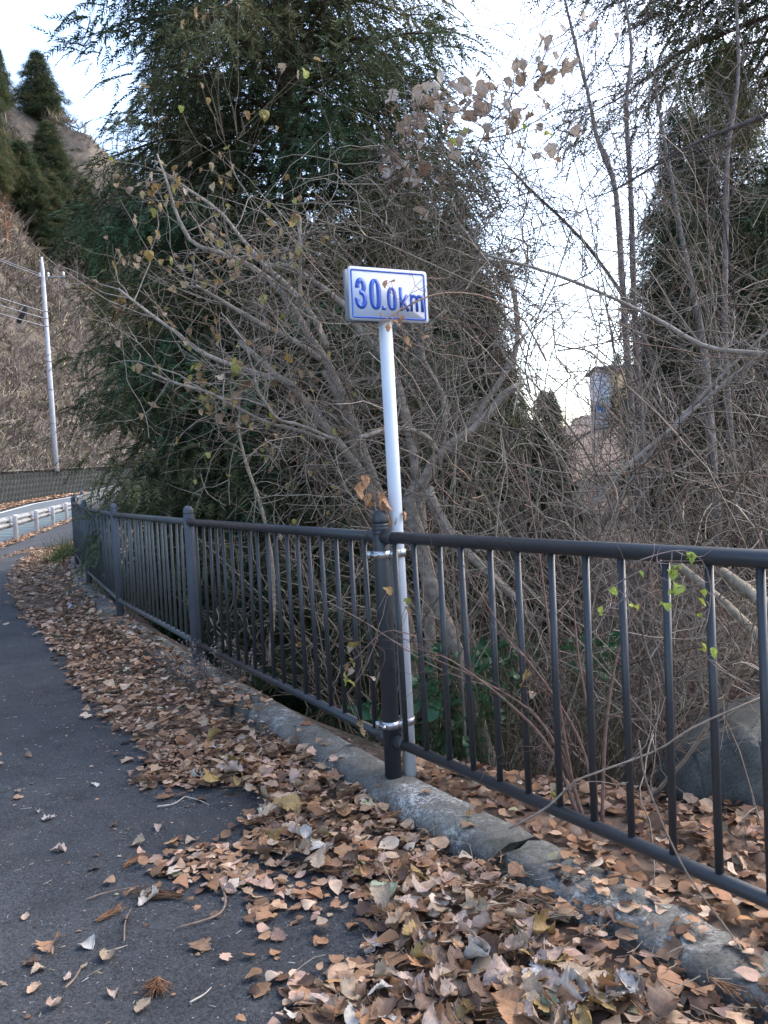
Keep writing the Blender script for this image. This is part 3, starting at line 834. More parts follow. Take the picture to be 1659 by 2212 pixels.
# ------------------------------------------------------------------ trees
def spray_template(r):
    """drooping fern-like cedar spray, 1 unit long, along +X"""
    V, F = [], []
    n = 12
    ax = [np.array((t, 0.0, -0.28 * t * t)) for t in np.linspace(0, 1, n)]
    for k in range(n):
        for sg in (-1, 1):
            if k == n - 1 and sg == 1: continue
            L = (0.30 * (1 - 0.5 * k / n)) * r.uniform(0.6, 1.25)
            an = R(r.uniform(28, 50)) * sg * (0 if k == n - 1 else 1)
            d = np.array((math.cos(an), math.sin(an), r.uniform(-0.35, 0.12))); d /= np.linalg.norm(d)
            nn = nrm(np.cross(d, r.normal(size=3))) * 0.027
            p = ax[k]; i = len(V)
            V += [p - nn, p + nn, p + d * L]
            F += [(i, i + 1, i + 2)]
    return np.array(V), np.array(F)
def xf(Vt, Ft, P, D, Sc, r, roll=None):
    """place template copies at P pointing along D (N,3), scale Sc (N,)"""
    N = len(P); D = nrm(D); up = np.array((0, 0, 1.0)) + r.normal(0, 0.35, (N, 3))
    Yv = nrm(np.cross(up, D)); Zv = np.cross(D, Yv)
    V = P[:, None] + Sc[:, None, None] * (Vt[None, :, 0:1] * D[:, None] + Vt[None, :, 1:2] * Yv[:, None] + Vt[None, :, 2:3] * Zv[:, None])
    F = (Ft[None] + (np.arange(N) * len(Vt))[:, None, None]).reshape(-1, Ft.shape[1])
    return V.reshape(-1, 3), F
def cedar_meshes(seed, H, z0, rad, nbranch, spr=(0.26, 0.44), dens=1.0, cone=1.0, name='cedar'):
    r = np.random.default_rng(seed)
    tz = np.linspace(0, 1, 14); P = np.stack([0.05 * np.sin(tz * 5 + seed), 0.05 * np.cos(tz * 4), H * tz], -1)
    r0 = H * 0.0115 + 0.02
    V, F = tubes(P, (r0 * (1 - tz) ** 0.8 + 0.012)[None], 12)
    Gt = Geo().add(V, F, np.array((0.10, 0.062, 0.045)))
    Gl = Geo(); SP, SD, SS, SC_ = [], [], [], []
    zs = z0 + (H - z0) * (np.arange(nbranch) / nbranch) ** 1.15
    tem = [spray_template(r) for _ in range(4)]
    BP, BR = [], []
    for k, z in enumerate(zs):
        t = (z - z0) / (H - z0); az = k * 2.399 + r.normal(0, 0.4)
        L = rad * (1 - t ** (1.6 * cone)) * r.uniform(0.55, 1.12) * min(1, 0.66 + t * 1.6) + 0.25
        m = 9; s = np.linspace(0, 1, m)
        dr = np.array((math.cos(az), math.sin(az)))
        rise = r.uniform(0.05, 0.35); droop = r.uniform(0.35, 0.6)
        bp = np.stack([dr[0] * L * s, dr[1] * L * s, z + L * (rise * s - droop * s ** 2 + 0.16 * s ** 4)], -1) + r.normal(0, 0.03, (m, 3)) * s[:, None] * L * 0.5
        BP.append(bp); BR.append((0.010 + 0.011 * L) * (1 - 0.88 * s))
        ns = int(dens * (10 + 16 * L))
        ss = 0.12 + 0.9 * r.random(ns) ** 0.8
        ss = np.minimum(ss, 1.0)
        c = np.stack([np.interp(ss, s, bp[:, j]) for j in range(3)], -1)
        tang = nrm(np.stack([np.interp(np.minimum(ss + .05, 1), s, bp[:, j]) - np.interp(np.maximum(ss - .05, 0), s, bp[:, j]) for j in range(3)], -1))
        sidev = np.stack([-tang[:, 1], tang[:, 0], 0 * tang[:, 0]], -1)
        w_ = r.normal(0, 1, (ns, 1)); lat = (0.08 + 0.20 * (1 - ss))[:, None] * min(L, 2.2)
        off = sidev * w_ * lat * 1.15 + np.array((0, 0, -1)) * (np.abs(r.normal(0, 0.10, (ns, 1))) + r.normal(0.02, 0.12, (ns, 1))) + r.normal(0, 0.05, (ns, 3))
        SP.append(c + off)
        SD.append(tang * 0.55 + sidev * np.sign(w_) * r.uniform(0.1, 0.9, (ns, 1)) + np.array((0, 0, -1.0)) * r.uniform(-0.15, 0.9, (ns, 1)) + r.normal(0, 0.25, (ns, 3)))
        SS.append(r.uniform(*spr, ns))
        br = np.clip(r.normal(0.26, 0.26) + (ss - 0.6) * 0.3, 0, 1)[:, None]
        g1 = np.array((0.034, 0.064, 0.030)); g2 = np.array((0.115, 0.095, 0.040))
        SC_.append((g1 * (1 - br) + g2 * br) * r.uniform(0.6, 1.5, (ns, 1)) * r.uniform(0.7, 1.7))
    V, F = tubes(np.array(BP), np.array(BR), 5); Gb = Geo().add(V, F, np.array((0.085, 0.06, 0.045)))
    SP = np.concatenate(SP); SD = np.concatenate(SD); SS = np.concatenate(SS); SC_ = np.concatenate(SC_)
    pick = r.integers(0, 4, len(SP))
    for q, (Vt, Ft) in enumerate(tem):
        u = pick == q
        V, F = xf(Vt, Ft, SP[u], SD[u], SS[u], r)
        Gl.add(V, F, np.repeat(SC_[u], len(Vt), 0))
    return (Gt.mesh('trunk', BARK, True), Gb.mesh('limbs', BARK), Gl.mesh('crown', CEDAR))
def place_tree(ms, px, d, label, rot=0.0, sc=1.0, base=None, group='cedar trees behind the railing', tilt=(0, 0), name='cedar_tree', dz=0.0):
    X_ = (px - CX) / FPX * d
    z = float(soil_z(np.array([X_]), np.array([d]))[0]) - 0.05 + dz if base is None else base[2]
    loc = (X_, d, z) if base is None else base
    e = empty(name, loc, label, 'tree', group)
    e.rotation_euler = (tilt[0], tilt[1], rot); e.scale = (sc, sc, sc)
    for nm, me in zip(('trunk', 'limbs', 'crown'), ms):
        o = bpy.data.objects.new(nm, me); link(o, e)
        if nm == 'limbs': pass
    return e
CED_A = cedar_meshes(1, 17.5, 1.0, 2.85, 330, (0.20, 0.46), 2.6, 1.7)
CED_B = cedar_meshes(5, 10.0, 0.8, 2.2, 170, (0.22, 0.44), 2.7, 0.9)
CED_C = cedar_meshes(9, 15.0, 6.2, 3.2, 95, (0.24, 0.46), 2.3, 1.2)
place_tree(CED_A, 672, 11.8, 'huge dark green cedar filling the sky behind the sign', 0.4)
place_tree(CED_B, 515, 12.4, 'dark cedar with low boughs behind the grey-blue railing', 1.9, 0.78)
place_tree(CED_B, 470, 16.0, 'cedar half hidden behind the leafy shrub, left of the huge cedar', 4.0, 0.95)
place_tree(CED_B, 560, 9.6, 'small cedar with low green boughs just behind the near railing', 3.1, 0.42)
place_tree(CED_B, 905, 14.0, 'lower cedar standing right behind the white sign pole', 0.3, 0.82)
place_tree(CED_B, 1015, 17.0, 'slim cedar whose top shows left of the sky gap', 2.2, 0.74)
place_tree(CED_B, 1500, 21.0, 'cedar on the right of the sky gap, behind bare saplings', 5.2, 0.9)
place_tree(CED_A, 1600, 15.5, 'brownish cedar at the right edge behind the thicket', 2.9, 0.48)
place_tree(CED_C, 1740, 10.5, 'tall conifer whose dark boughs hang in from the top right corner', 1.1, 1.0)
place_tree(CED_B, 1740, 9.5, 'bushy olive cedar beside the boulder at right edge', 0.9, 0.5)
place_tree(CED_B, 760, 22.0, 'distant cedar seen dimly between shrub stems left of the sign', 0.2, 0.9)
place_tree(CED_B, 770, 8.6, 'low dark cedar bush behind the charcoal post', 2.0, 0.36)
place_tree(CED_B, 985, 8.8, 'low dark cedar bush right of the sign pole behind the crooked trunk', 3.6, 0.42)
place_tree(CED_B, 1190, 10.5, 'low cedar bush deep in the thicket below the sky gap', 5.0, 0.30)
place_tree(CED_C, 445, 15.5, 'tall dark cedar just left of the huge one, partly merged with it', 2.4, 0.8)
place_tree(CED_B, 1060, 12.0, 'dark cedar half height right of the sign, behind the vines', 1.4, 0.5)
place_tree(CED_B, 1480, 11.0, 'dark cedar bush behind the pale mottled trunk', 4.1, 0.46)
place_tree(CED_B, 1640, 9.0, 'dark low cedar at the right edge above the boulder', 0.1, 0.42)
# conifers and bare trees on the slope
rw = np.random.default_rng(44)
for k in range(80):
    a_ = rw.integers(112, 147); b_ = rw.integers(14, 20); p = np.array((HX[a_, b_], HY[a_, b_], HZ[a_, b_] - 0.5))
    q_ = CX + FPX * p[0] / p[1]
    if not -60 < q_ < 240: continue
    e = place_tree(CED_B, 0, 0, 'dark conifer of the wood on the far ridge', k * 1.7, 1.0, base=p, group='conifer wood on the far ridge')
    h_ = rw.uniform(1.1, 1.7); e.scale = (h_ * 1.9, h_ * 1.9, h_)
def hill_spot(px, py):
    """nearest hillside point seen at about (px, py)"""
    d = np.stack([HX, HY, HZ], -1) - CAMP; k = d @ _f; u_ = CX + FPX * (d @ _r) / k; v_ = CY - FPX * (d @ _u) / k
    q = np.hypot(u_ - px, v_ - py) + np.where(k < 20, 1e6, 0) + k * 0.25
    a, b = np.unravel_index(q.argmin(), q.shape); return (HX[a, b], HY[a, b], HZ[a, b] - 0.4), float(k[a, b])
HT = [(-30, 420, 330, 'leftmost conifer on the hilltop skyline'), (10, 380, 270, 'tall conifer on the skyline at the left edge'), (45, 420, 200, 'conifer on the skyline, second from the left edge'), (75, 440, 150, 'smaller conifer on the slope just left of the huge cedar'), (105, 470, 150, 'conifer on the slope touching the huge cedar')]
for px, py, hp, lb in HT:
    p, k = hill_spot(px, py); place_tree(CED_A, px, 0, lb, px * 0.7, hp * k / FPX / 17.5, base=p, group='conifers on the hillside')

def bare_tree_meshes(seed, H, spread=0.5, n1=16, n2=7, n3=5, col=(0.17, 0.14, 0.125), r0=None, lean=(0, 0)):
    r = np.random.default_rng(seed); K = 12; t = np.linspace(0, 1, K)
    P = np.stack([lean[0] * t + 0.05 * H * 0.3 * np.sin(t * 4 + seed), lean[1] * t, H * t], -1); r0 = r0 or H * 0.016
    V, F = tubes(P, (r0 * (1 - t * 0.92))[None], 8); Gt = Geo().add(V, F, np.array(col))
    s = r.uniform(0.25, 1, n1); S = np.stack([np.interp(s, t, P[:, j]) for j in range(3)], -1)
    az = r.uniform(0, 6.28, n1); D = np.stack([np.cos(az), np.sin(az), r.uniform(0.5, 1.6, n1)], -1)
    L1 = H * spread * (1.1 - 0.7 * s) * r.uniform(0.6, 1.1, n1)
    P1 = walk(S, D, L1, 9, 0.16, 0.03, r); Gl = Geo()
    V, F = tubes(P1, (r0 * 0.45 * (1.15 - s))[:, None] * np.linspace(1, 0.25, 9), 5); Gl.add(V, F, np.array(col))
    def kids(PP, Ls, n, f, rad):
        N, K_, _ = PP.shape; k = r.integers(2, K_, N * n); o = np.repeat(np.arange(N), n)
        S = PP[o, k]; tg = nrm(PP[o, k] - PP[o, k - 1]); D = tg + r.normal(0, 0.6, S.shape) + (0, 0, 0.15)
        L = Ls[o] * f * r.uniform(0.5, 1.1, len(o)); Q = walk(S, D, L, 6, 0.2, 0.02, r)
        V, F = tubes(Q, np.full((len(o), 1), rad) * np.linspace(1, 0.4, 6), 3, False); Gl.add(V, F, np.array(col) * 1.08); return Q, L
    P2, L2 = kids(P1, L1, n2, 0.5, r0 * 0.11)
    kids(P2, L2, n3, 0.5, r0 * 0.055)
    return Gt.mesh('trunk', BARK, True), Gl.mesh('branches', TWIG)
def place_bare(ms, loc, label, rot=0, sc=1.0, group=None, name='bare_tree'):
    e = empty(name, loc, label, 'tree', group); e.rotation_euler = (0, 0, rot); e.scale = (sc,) * 3
    for nm, me in zip(('trunk', 'branches'), ms):
        link(bpy.data.objects.new(nm, me), e)
    return e
BT1 = bare_tree_meshes(2, 9.0, 0.42, 20, 7, 4, (0.20, 0.165, 0.15))
BT2 = bare_tree_meshes(4, 8.0, 0.35, 18, 7, 4, (0.17, 0.14, 0.12))
HB_ = [(5, 560, 110, 'bare russet tree high on the slope at the left edge'), (60, 540, 100, 'bare tree on the slope above the utility pole top'), (140, 700, 140, 'bare tree on the slope just right of the utility pole'), (-20, 760, 120, 'bare tree at the left edge behind the wires'),
       (95, 480, 110, 'bare tree near the top of the slope beside the cedar'), (165, 640, 120, 'bare tree partly hidden by overhanging cedar boughs'), (45, 840, 130, 'low bare tree on the slope left of the pole foot'), (30, 470, 120, 'bare tree below the skyline conifers'), (120, 560, 110, 'bare tree between the pole top and the cedar'),
       (10, 930, 110, 'bare bush above the stone wall at the left edge'), (180, 860, 140, 'bare bush above the wall, right of the pole foot')]
BT3 = bare_tree_meshes(6, 9.0, 0.40, 20, 7, 4, (0.30, 0.15, 0.08))
for k, (px, py, hp, lb) in enumerate(HB_):
    p, dk = hill_spot(px, py); place_bare(BT3 if k == 0 else (BT1, BT2)[k % 2], p, lb, k * 1.3, hp * dk / FPX / 8.5, 'bare trees on the hillside')

# slender saplings against the sky (traced leaders, own depth each)
def traced(pts, d0_, d1_, n=16):
    d = np.linspace(d0_, d1_, len(pts)); return spline([at(p[0], p[1], q) for p, q in zip(pts, d)], n)
def branches_from(G, paths, n, L, rad, r, curl=0.2, up=0.03, K=8, col=(0.17, 0.13, 0.11), out=0.9, jit=0.35, lo=0.15, sides=3):
    """twigs that leave the given centre lines"""
    S, D = [], []
    for P in paths:
        k = r.uniform(lo, 1, n) * (len(P) - 1); i = np.minimum(k.astype(int), len(P) - 2); f = (k - i)[:, None]
        S.append(P[i] * (1 - f) + P[i + 1] * f); D.append(nrm(P[i + 1] - P[i]) + r.normal(0, out, (n, 3)))
    S = np.concatenate(S); D = np.concatenate(D); Ls = L * r.uniform(0.4, 1.2, len(S)) 
    Q = walk(S, D, Ls, K, curl, up, r)
    V, F = tubes(Q, (rad * r.uniform(0.6, 1.3, len(S)))[:, None] * np.linspace(1, 0.45, K), sides, False)
    c = np.array(col) * r.uniform(1 - jit, 1 + jit, (len(S), 1))
    G.add(V, F, np.repeat(c, K * sides, 0)); return list(Q)
def sapling(name, leaders, label, rads, ntw, tw_L, seed, col=(0.17, 0.14, 0.125), tw_r=0.006, group=None, cat='tree', second=3, smooth=True):
    r = np.random.default_rng(seed)
    e = empty(name, leaders[0][0], label, cat, group)
    for P, (ra, rb) in zip(leaders, rads):
        V, F = tubes(P, np.linspace(ra, rb, len(P))[None] * (1 + 0.08 * r.normal(size=(1, len(P)))), 8)
        G = Geo().add(V, F, np.array(col) * r.uniform(0.85, 1.15)); G.obj('stem', BARK, e, True)
    G = Geo(); Q = branches_from(G, leaders, ntw, tw_L, tw_r, r, col=np.array(col) * 0.95)
    if second: branches_from(G, Q, second, tw_L * 0.5, tw_r * 0.55, r, col=np.array(col) * 0.9)
    o = G.obj('twigs', TWIG, e); o['kind'] = 'stuff'
    return e, Q
sg_ = 'slender bare saplings right of the sign'
sapling('bare_sapling', [traced([(1385, 1150), (1350, 700), (1332, 430), (1310, 349), (1289, 295), (1273, 215), (1246, 107), (1214, -30), (1190, -180)], 7.2, 8.0, 24)],
        'slender bare sapling left of the centre of the sky gap', [(0.034, 0.008)], 46, 0.6, 3, tw_r=0.0045, second=4, group=sg_)
sapling('bare_sapling', [traced([(1400, 1150), (1372, 700), (1364, 456), (1359, 349), (1353, 225), (1364, 107), (1348, -20), (1335, -200)], 6.6, 7.2, 24)],
        'slender bare sapling standing straight up in the sky gap', [(0.030, 0.008)], 46, 0.6, 4, tw_r=0.0045, second=4, group=sg_)
sapling('bare_sapling', [traced([(1600, 1180), (1568, 800), (1568, 483), (1573, 322), (1595, 161), (1590, -30), (1600, -180)], 6.0, 6.6, 24)],
        'bare sapling in front of the top right conifer boughs', [(0.028, 0.008)], 46, 0.6, 5, tw_r=0.0045, second=4, group=sg_)
sapling('bare_sapling', [traced([(1548, 1190), (1540, 1000), (1530, 880), (1523, 775), (1500, 640), (1470, 500), (1450, 380), (1425, 250), (1410, 130)], 7.0, 7.6, 20)],
        'pale mottled bare trunk at right, above the boulder', [(0.052, 0.006)], 30, 0.6, 6, (0.22, 0.19, 0.165), group=sg_)
sapling('bare_sapling', [traced([(1560, 1235), (1659, 1310), (1800, 1420)], 3.6, 3.0, 12), traced([(1430, 1190), (1560, 1300), (1659, 1395), (1760, 1500)], 3.9, 3.1, 12)],
        'two pale leaning poles slanting down to the right edge behind the railing', [(0.026, 0.034), (0.018, 0.024)], 14, 0.5, 8, (0.27, 0.23, 0.17), 0.003, cat='branch')
sapling('bare_sapling', [traced([(1270, 430), (1332, 408), (1412, 360), (1520, 301), (1659, 247), (1780, 190)], 5.2, 4.6, 16)],
        'dark bough slanting up to the right across the sky', [(0.003, 0.017)], 30, 0.5, 9, (0.10, 0.085, 0.08), 0.004, cat='branch')
sapling('bare_sapling', [traced([(1050, 300), (1090, 349), (1144, 408), (1224, 483), (1294, 564), (1380, 700), (1420, 850)], 5.6, 5.8, 18)],
        'dark slanting stem crossing the lower sky gap', [(0.003, 0.018)], 34, 0.5, 10, (0.12, 0.10, 0.09), 0.004, cat='branch')
sapling('bare_sapling', [traced([(1040, 548), (1190, 590), (1327, 645), (1428, 695), (1528, 750), (1659, 765), (1790, 775)], 4.6, 4.0, 18)],
        'long pale arching cane sweeping from the sign towards the right edge', [(0.006, 0.016)], 16, 0.5, 12, (0.27, 0.23, 0.19), 0.003, cat='branch')
sapling('bare_sapling', [traced([(1270, 1110), (1330, 1030), (1480, 900), (1600, 800), (1700, 730)], 4.4, 4.0, 14), traced([(1300, 1130), (1420, 960), (1570, 800), (1690, 690)], 4.6, 4.3, 14)],
        'pair of straight thin canes slanting up to the right edge', [(0.011, 0.006), (0.010, 0.006)], 22, 0.5, 13, (0.26, 0.23, 0.20), 0.003, cat='branch')

# leafy fan shrub left of the sign
def C3(pts): return [(219.4 + .3637 * a, 384 + .3637 * b) for a, b in pts]
fan = [
 (C3([(1900, 3200), (1760, 2500), (1640, 1950), (1560, 1780), (1420, 1590), (1280, 1420), (1150, 1270), (1010, 1150), (820, 975)]), 5.3, 5.2, .036, .017),
 (C3([(1930, 3200), (1780, 2450), (1660, 1900), (1560, 1650), (1470, 1380), (1340, 1100), (1240, 950), (1150, 800), (1040, 650), (900, 530), (720, 450), (560, 400), (490, 310), (440, 200), (390, 30), (330, -140)]), 5.4, 6.0, .038, .007),
 (C3([(1300, 1080), (1180, 990), (950, 870), (660, 700), (560, 640)]), 5.2, 5.0, .020, .011),
 (C3([(1340, 1000), (1240, 800), (1100, 640), (980, 530), (840, 370), (700, 200), (500, 60), (330, -60)]), 5.5, 6.2, .022, .008),
 (C3([(1150, 1230), (1020, 1190), (850, 1140), (600, 1040), (430, 910), (290, 810), (100, 660)]), 5.2, 5.4, .020, .008),
 (C3([(1330, 1560), (1160, 1500), (1000, 1460), (850, 1390), (650, 1280), (440, 1220), (300, 1160)]), 5.1, 5.0, .015, .007),
 (C3([(1980, 3200), (1900, 2000), (1780, 1300), (1659, 1040), (1540, 920), (1480, 800), (1350, 680), (1240, 600), (1150, 540), (1040, 510)]), 5.2, 5.5, .034, .013),
 (C3([(1400, 1560), (1180, 1470), (1060, 1440), (990, 1360), (920, 1240), (905, 1130)]), 5.0, 4.8, .011, .007),
 (C3([(1180, 720), (1180, 470), (1178, 240)]), 5.3, 5.3, .014, .010),
 (C3([(1870, 3200), (1700, 2300), (1560, 1800), (1480, 1500), (1380, 1250), (1320, 1150)]), 5.5, 5.6, .030, .02),
 (C3([(1000, 2900), (1020, 2400), (960, 2000), (860, 1700), (800, 1450)]), 6.6, 6.6, .02, .01),
]
FL = [traced(p, a, b, 26) for p, a, b, _, _ in fan]
shrub, FQ = sapling('leafy_shrub', FL, 'spreading shrub of pale grey stems with a few curled yellow-brown leaves, left of the sign', [(a, b) for *_, a, b in fan], 16, 0.66, 15, (0.275, 0.23, 0.185), 0.0046, cat='shrub', second=2)

# crooked trunk right of the sign pole
def C4(pts): return [(822.9 + .504 * a, 548.6 + .504 * b) for a, b in pts]
def C6(pts): return [(932.6 + .4378 * a, 1097 + .4378 * b) for a, b in pts]
crook = [
 ([(1075, 1720), (1060, 1657), (1020, 1513), (977, 1381), (933, 1272)] + C4([(135, 1120), (120, 1050), (150, 1000), (200, 950), (230, 880), (320, 800), (400, 750), (520, 610), (600, 560)]), 4.9, 5.0, .050, .022),
 (C4([(200, 1010), (220, 1060), (290, 1190), (420, 1330), (600, 1500)]), 4.85, 4.7, .036, .022),
 (C4([(-90, 790), (0, 760), (60, 750), (130, 755), (200, 790), (240, 850)]), 4.5, 4.85, .014, .019),
 (C4([(280, 800), (265, 620), (230, 540), (180, 440), (190, 330), (280, 240)]), 5.0, 4.8, .018, .010),
 (C4([(330, 800), (500, 560), (580, 400), (575, 200), (540, 90), (430, 0), (330, -130)]), 5.3, 5.6, .022, .012),
]
CL = [traced(p, a, b, 26) for p, a, b, _, _ in crook]
sapling('crooked_tree', CL, 'crooked pale trunk with an arching grey limb just right of the sign pole', [(a, b) for *_, a, b in crook], 20, 0.75, 18, (0.275, 0.23, 0.19), 0.0045, second=2)

# vine thicket
def thicket(name, label, regions, seed, sides=3, K=11, mat=TWIG, curl=0.22):
    r = np.random.default_rng(seed); G = Geo()
    for (x0, x1, y0, y1, da, db, n, L, rad, cols, up, cu) in regions:
        S = np.stack([at(a, b, c) for a, b, c in zip(r.uniform(x0, x1, n), r.uniform(y0, y1, n), r.uniform(da, db, n))])
        D = r.normal(size=(n, 3)) + (0, 0, 0.35)
        Q = walk(S, D, L * r.uniform(0.4, 1.3, n), K, cu, up, r)
        sd = fsd(Q[..., 0], Q[..., 1])
        ok = ((sd > 0.10) | (Q[..., 2] > 1.5 + 0 * sd)).all(1) & (Q[:, :, 2] > -1.9).all(1)
        Q = Q[ok]; n = len(Q)
        V, F = tubes(Q, (rad * r.uniform(0.45, 1.5, n) ** 1.3)[:, None] * np.linspace(1, 0.5, K), sides, False)
        c = np.array(cols)[r.integers(0, len(cols), n)] * r.uniform(0.7, 1.25, (n, 1))
        G.add(V, F, np.repeat(c, K * sides, 0))
    return tag(G.obj(name, mat), label, 'thicket', kind='stuff')
PALE = [(0.24, 0.20, 0.155), (0.185, 0.15, 0.118), (0.30, 0.255, 0.20), (0.14, 0.112, 0.09), (0.17, 0.11, 0.08)]
DARKT = [(0.10, 0.08, 0.07), (0.13, 0.105, 0.09), (0.16, 0.13, 0.115)]
thicket('vine_thicket', 'dense tangle of bare grey and brown vines filling the bank right of the sign', [
    (900, 1659, 620, 1150, 4.2, 6.4, 300, 1.3, 0.0034, PALE, 0.0, 0.16),
    (900, 1750, 880, 1330, 3.6, 6.0, 260, 1.0, 0.0032, PALE, 0.02, 0.16),
    (1080, 1700, 0, 600, 5.6, 8.5, 200, 1.0, 0.0026, DARKT, 0.05, 0.12),
    (1050, 1330, 20, 400, 5.2, 7.0, 130, 1.0, 0.0024, DARKT, 0.03, 0.13),
    (1060, 1660, 250, 750, 5.0, 7.0, 260, 1.1, 0.0026, PALE, 0.0, 0.16),
    (1250, 1700, 1150, 1600, 3.2, 5.0, 160, 0.8, 0.0026, PALE, 0.04, 0.18)], 31)
thicket('vine_thicket', 'curly tangle of thin bare vines draped over the shrub left of the sign', [
    (480, 900, 500, 820, 4.9, 6.4, 300, 0.8, 0.0030, PALE, 0.0, 0.32),
    (600, 900, 800, 1180, 4.7, 6.2, 330, 0.9, 0.0032, PALE, 0.0, 0.26),
    (830, 1150, 330, 780, 4.8, 6.3, 520, 0.8, 0.0029, PALE, -0.01, 0.34),
    (300, 640, 560, 1050, 5.6, 6.6, 110, 0.8, 0.0026, PALE, 0.0, 0.22),
    (460, 860, 1150, 1450, 6.2, 8.0, 160, 0.9, 0.0042, PALE, 0.05, 0.22)], 33)

# arching canes that rise from the bank and branch twice
def canes(name, label, spots, seed, cols, L=(1.6, 3.2), nside=9, nsub=3):
    r = np.random.default_rng(seed); S = []
    for (x0, x1, y0, y1, n) in spots:
        x = r.uniform(x0, x1, n * 3); y = r.uniform(y0, y1, n * 3); m = fsd(x, y) > 0.45; x, y = x[m][:n], y[m][:n]
        S.append(np.stack([x, y, soil_z(x, y) - 0.03], -1))
    S = np.concatenate(S); n = len(S); K = 14
    D = r.normal(0, 0.42, (n, 3)) * (1, 1, 0.3) + (0, 0, 1.0); Ls = r.uniform(*L, n)
    P = np.empty((n, K, 3)); P[:, 0] = S; d = nrm(D); side = nrm(r.normal(0, 1, (n, 3)) * (1, 1, 0.0)) * r.uniform(0.0, 0.13, (n, 1))
    for k in range(1, K):
        d = nrm(d + side + r.normal(0, 0.05, (n, 3)) - np.array((0, 0, 0.035)) * k / K * 2); P[:, k] = P[:, k - 1] + d * (Ls / (K - 1))[:, None]
    sd = fsd(P[..., 0], P[..., 1]); ok = ((sd > 0.12) | (P[..., 2] > 1.45)).all(1); P = P[ok]; n = len(P)
    G = Geo(); rad = r.uniform(0.0045, 0.011, n); c = np.array(cols)[r.integers(0, len(cols), n)] * r.uniform(0.8, 1.2, (n, 1))
    V, F = tubes(P, rad[:, None] * np.linspace(1, 0.22, K), 5, False); G.add(V, F, np.repeat(c, K * 5, 0))
    def sub(PP, n_, Ls_, rd, out, lo):
        o = np.repeat(np.arange(len(PP)), n_); Kp = PP.shape[1]; t = r.uniform(lo, 1, len(o)) * (Kp - 1.001); i = t.astype(int); f = (t - i)[:, None]
        S_ = PP[o, i] * (1 - f) + PP[o, i + 1] * f; tg = nrm(PP[o, i + 1] - PP[o, i]); ld = nrm(np.cross(tg, r.normal(size=tg.shape)))
        Q = walk(S_, tg + ld * r.uniform(0.4, out, (len(o), 1)), Ls_ * r.uniform(0.3, 1.2, len(o)) * (1.2 - t / Kp), 7, 0.09, 0.0, r)
        s_ = fsd(Q[..., 0], Q[..., 1]); k_ = ((s_ > 0.08) | (Q[..., 2] > 1.5)).all(1); Q = Q[k_]
        cc = np.array(cols)[r.integers(0, len(cols), len(Q))] * r.uniform(0.8, 1.25, (len(Q), 1))
        V, F = tubes(Q, (rd * r.uniform(0.7, 1.3, len(Q)))[:, None] * np.linspace(1, 0.3, 7), 3, False); G.add(V, F, np.repeat(cc, 21, 0)); return Q
    Q = sub(P, nside, 0.75, 0.0034, 1.3, 0.2); sub(Q, nsub, 0.30, 0.0019, 1.2, 0.15)
    return tag(G.obj(name, TWIG), label, 'thicket', kind='stuff')
canes('bare_thicket', 'leafless grey canes rising from the bank behind the right railing', [(0.6, 3.2, 3.6, 6.5, 95), (0.9, 4.4, 5.0, 8.5, 80)], 71, PALE, (1.5, 3.4))
canes('bare_thicket', 'leafless canes on the bank just right of the sign pole', [(-0.4, 1.6, 4.4, 7.2, 66)], 73, PALE, (1.8, 3.9))
canes('bare_thicket', 'tall leafless twigs reaching up across the sky gap right of the sign', [(0.7, 3.4, 4.6, 7.5, 84)], 75, DARKT + PALE[:2], (3.4, 5.6), 10, 3)
# ------------------------------------------------------------------ leaves
def leaf_template(kind, r):
    """leaf 1 long along +X, about flat, gently curled"""
    if kind == 'ovate':  pr = [(0, .02), (.12, .26), (.32, .38), (.55, .34), (.78, .19), (1, .0)]
    elif kind == 'broad': pr = [(0, .06), (.10, .40), (.30, .52), (.55, .44), (.80, .22), (1, .0)]
    elif kind == 'slim': pr = [(0, .01), (.15, .12), (.35, .18), (.6, .17), (.82, .09), (1, .0)]
    elif kind == 'lobed': pr = [(0, .05), (.08, .34), (.22, .30), (.36, .50), (.50, .30), (.64, .36), (.80, .16), (1, .0)]
    else: pr = [(0, .1), (.15, .22), (.3, .42), (.5, .30), (.72, .40), (.86, .15), (1, .05)]
    cu = r.uniform(-0.8, 0.8); fold = r.uniform(-0.25, 0.6); tw = r.uniform(-0.6, 0.6)
    V, F = [], []
    for (x, h) in pr:
        h1 = h * r.uniform(0.85, 1.12); h2 = h * r.uniform(0.85, 1.12)
        zc = cu * (x - 0.5) ** 2 * 0.8
        for yv, e in ((-h1, 1), (0, 0), (h2, 1)):
            z = zc + e * fold * abs(yv) * 0.9 + tw * (x - 0.5) * yv + r.normal(0, 0.03) * e
            V.append((x - 0.45, yv * (1 - 0.25 * abs(fold)), z))
    n = len(pr)
    for k in range(n - 1):
        for j in range(2):
            a = k * 3 + j; F.append((a, a + 1, a + 4, a + 3))
    return np.array(V), np.array(F)
r = np.random.default_rng(50)
LT = [leaf_template(k, r) for _ in range(3) for k in ('ovate', 'broad', 'lobed', 'broad', 'ragged', 'ovate', 'lobed', 'ragged', 'broad', 'ovate', 'slim', 'broad')]
FRAG = []
for _ in range(6):                                    # torn scraps
    a_ = np.sort(r.uniform(0, 6.28, 6)); q_ = np.stack([np.cos(a_) * r.uniform(.25, .55, 6), np.sin(a_) * r.uniform(.15, .5, 6), r.normal(0, .12, 6)], -1)
    FRAG.append((np.vstack([q_, [[0, 0, r.normal(0, .08)]]]), np.array([(k, (k + 1) % 6, 6) for k in range(6)])))
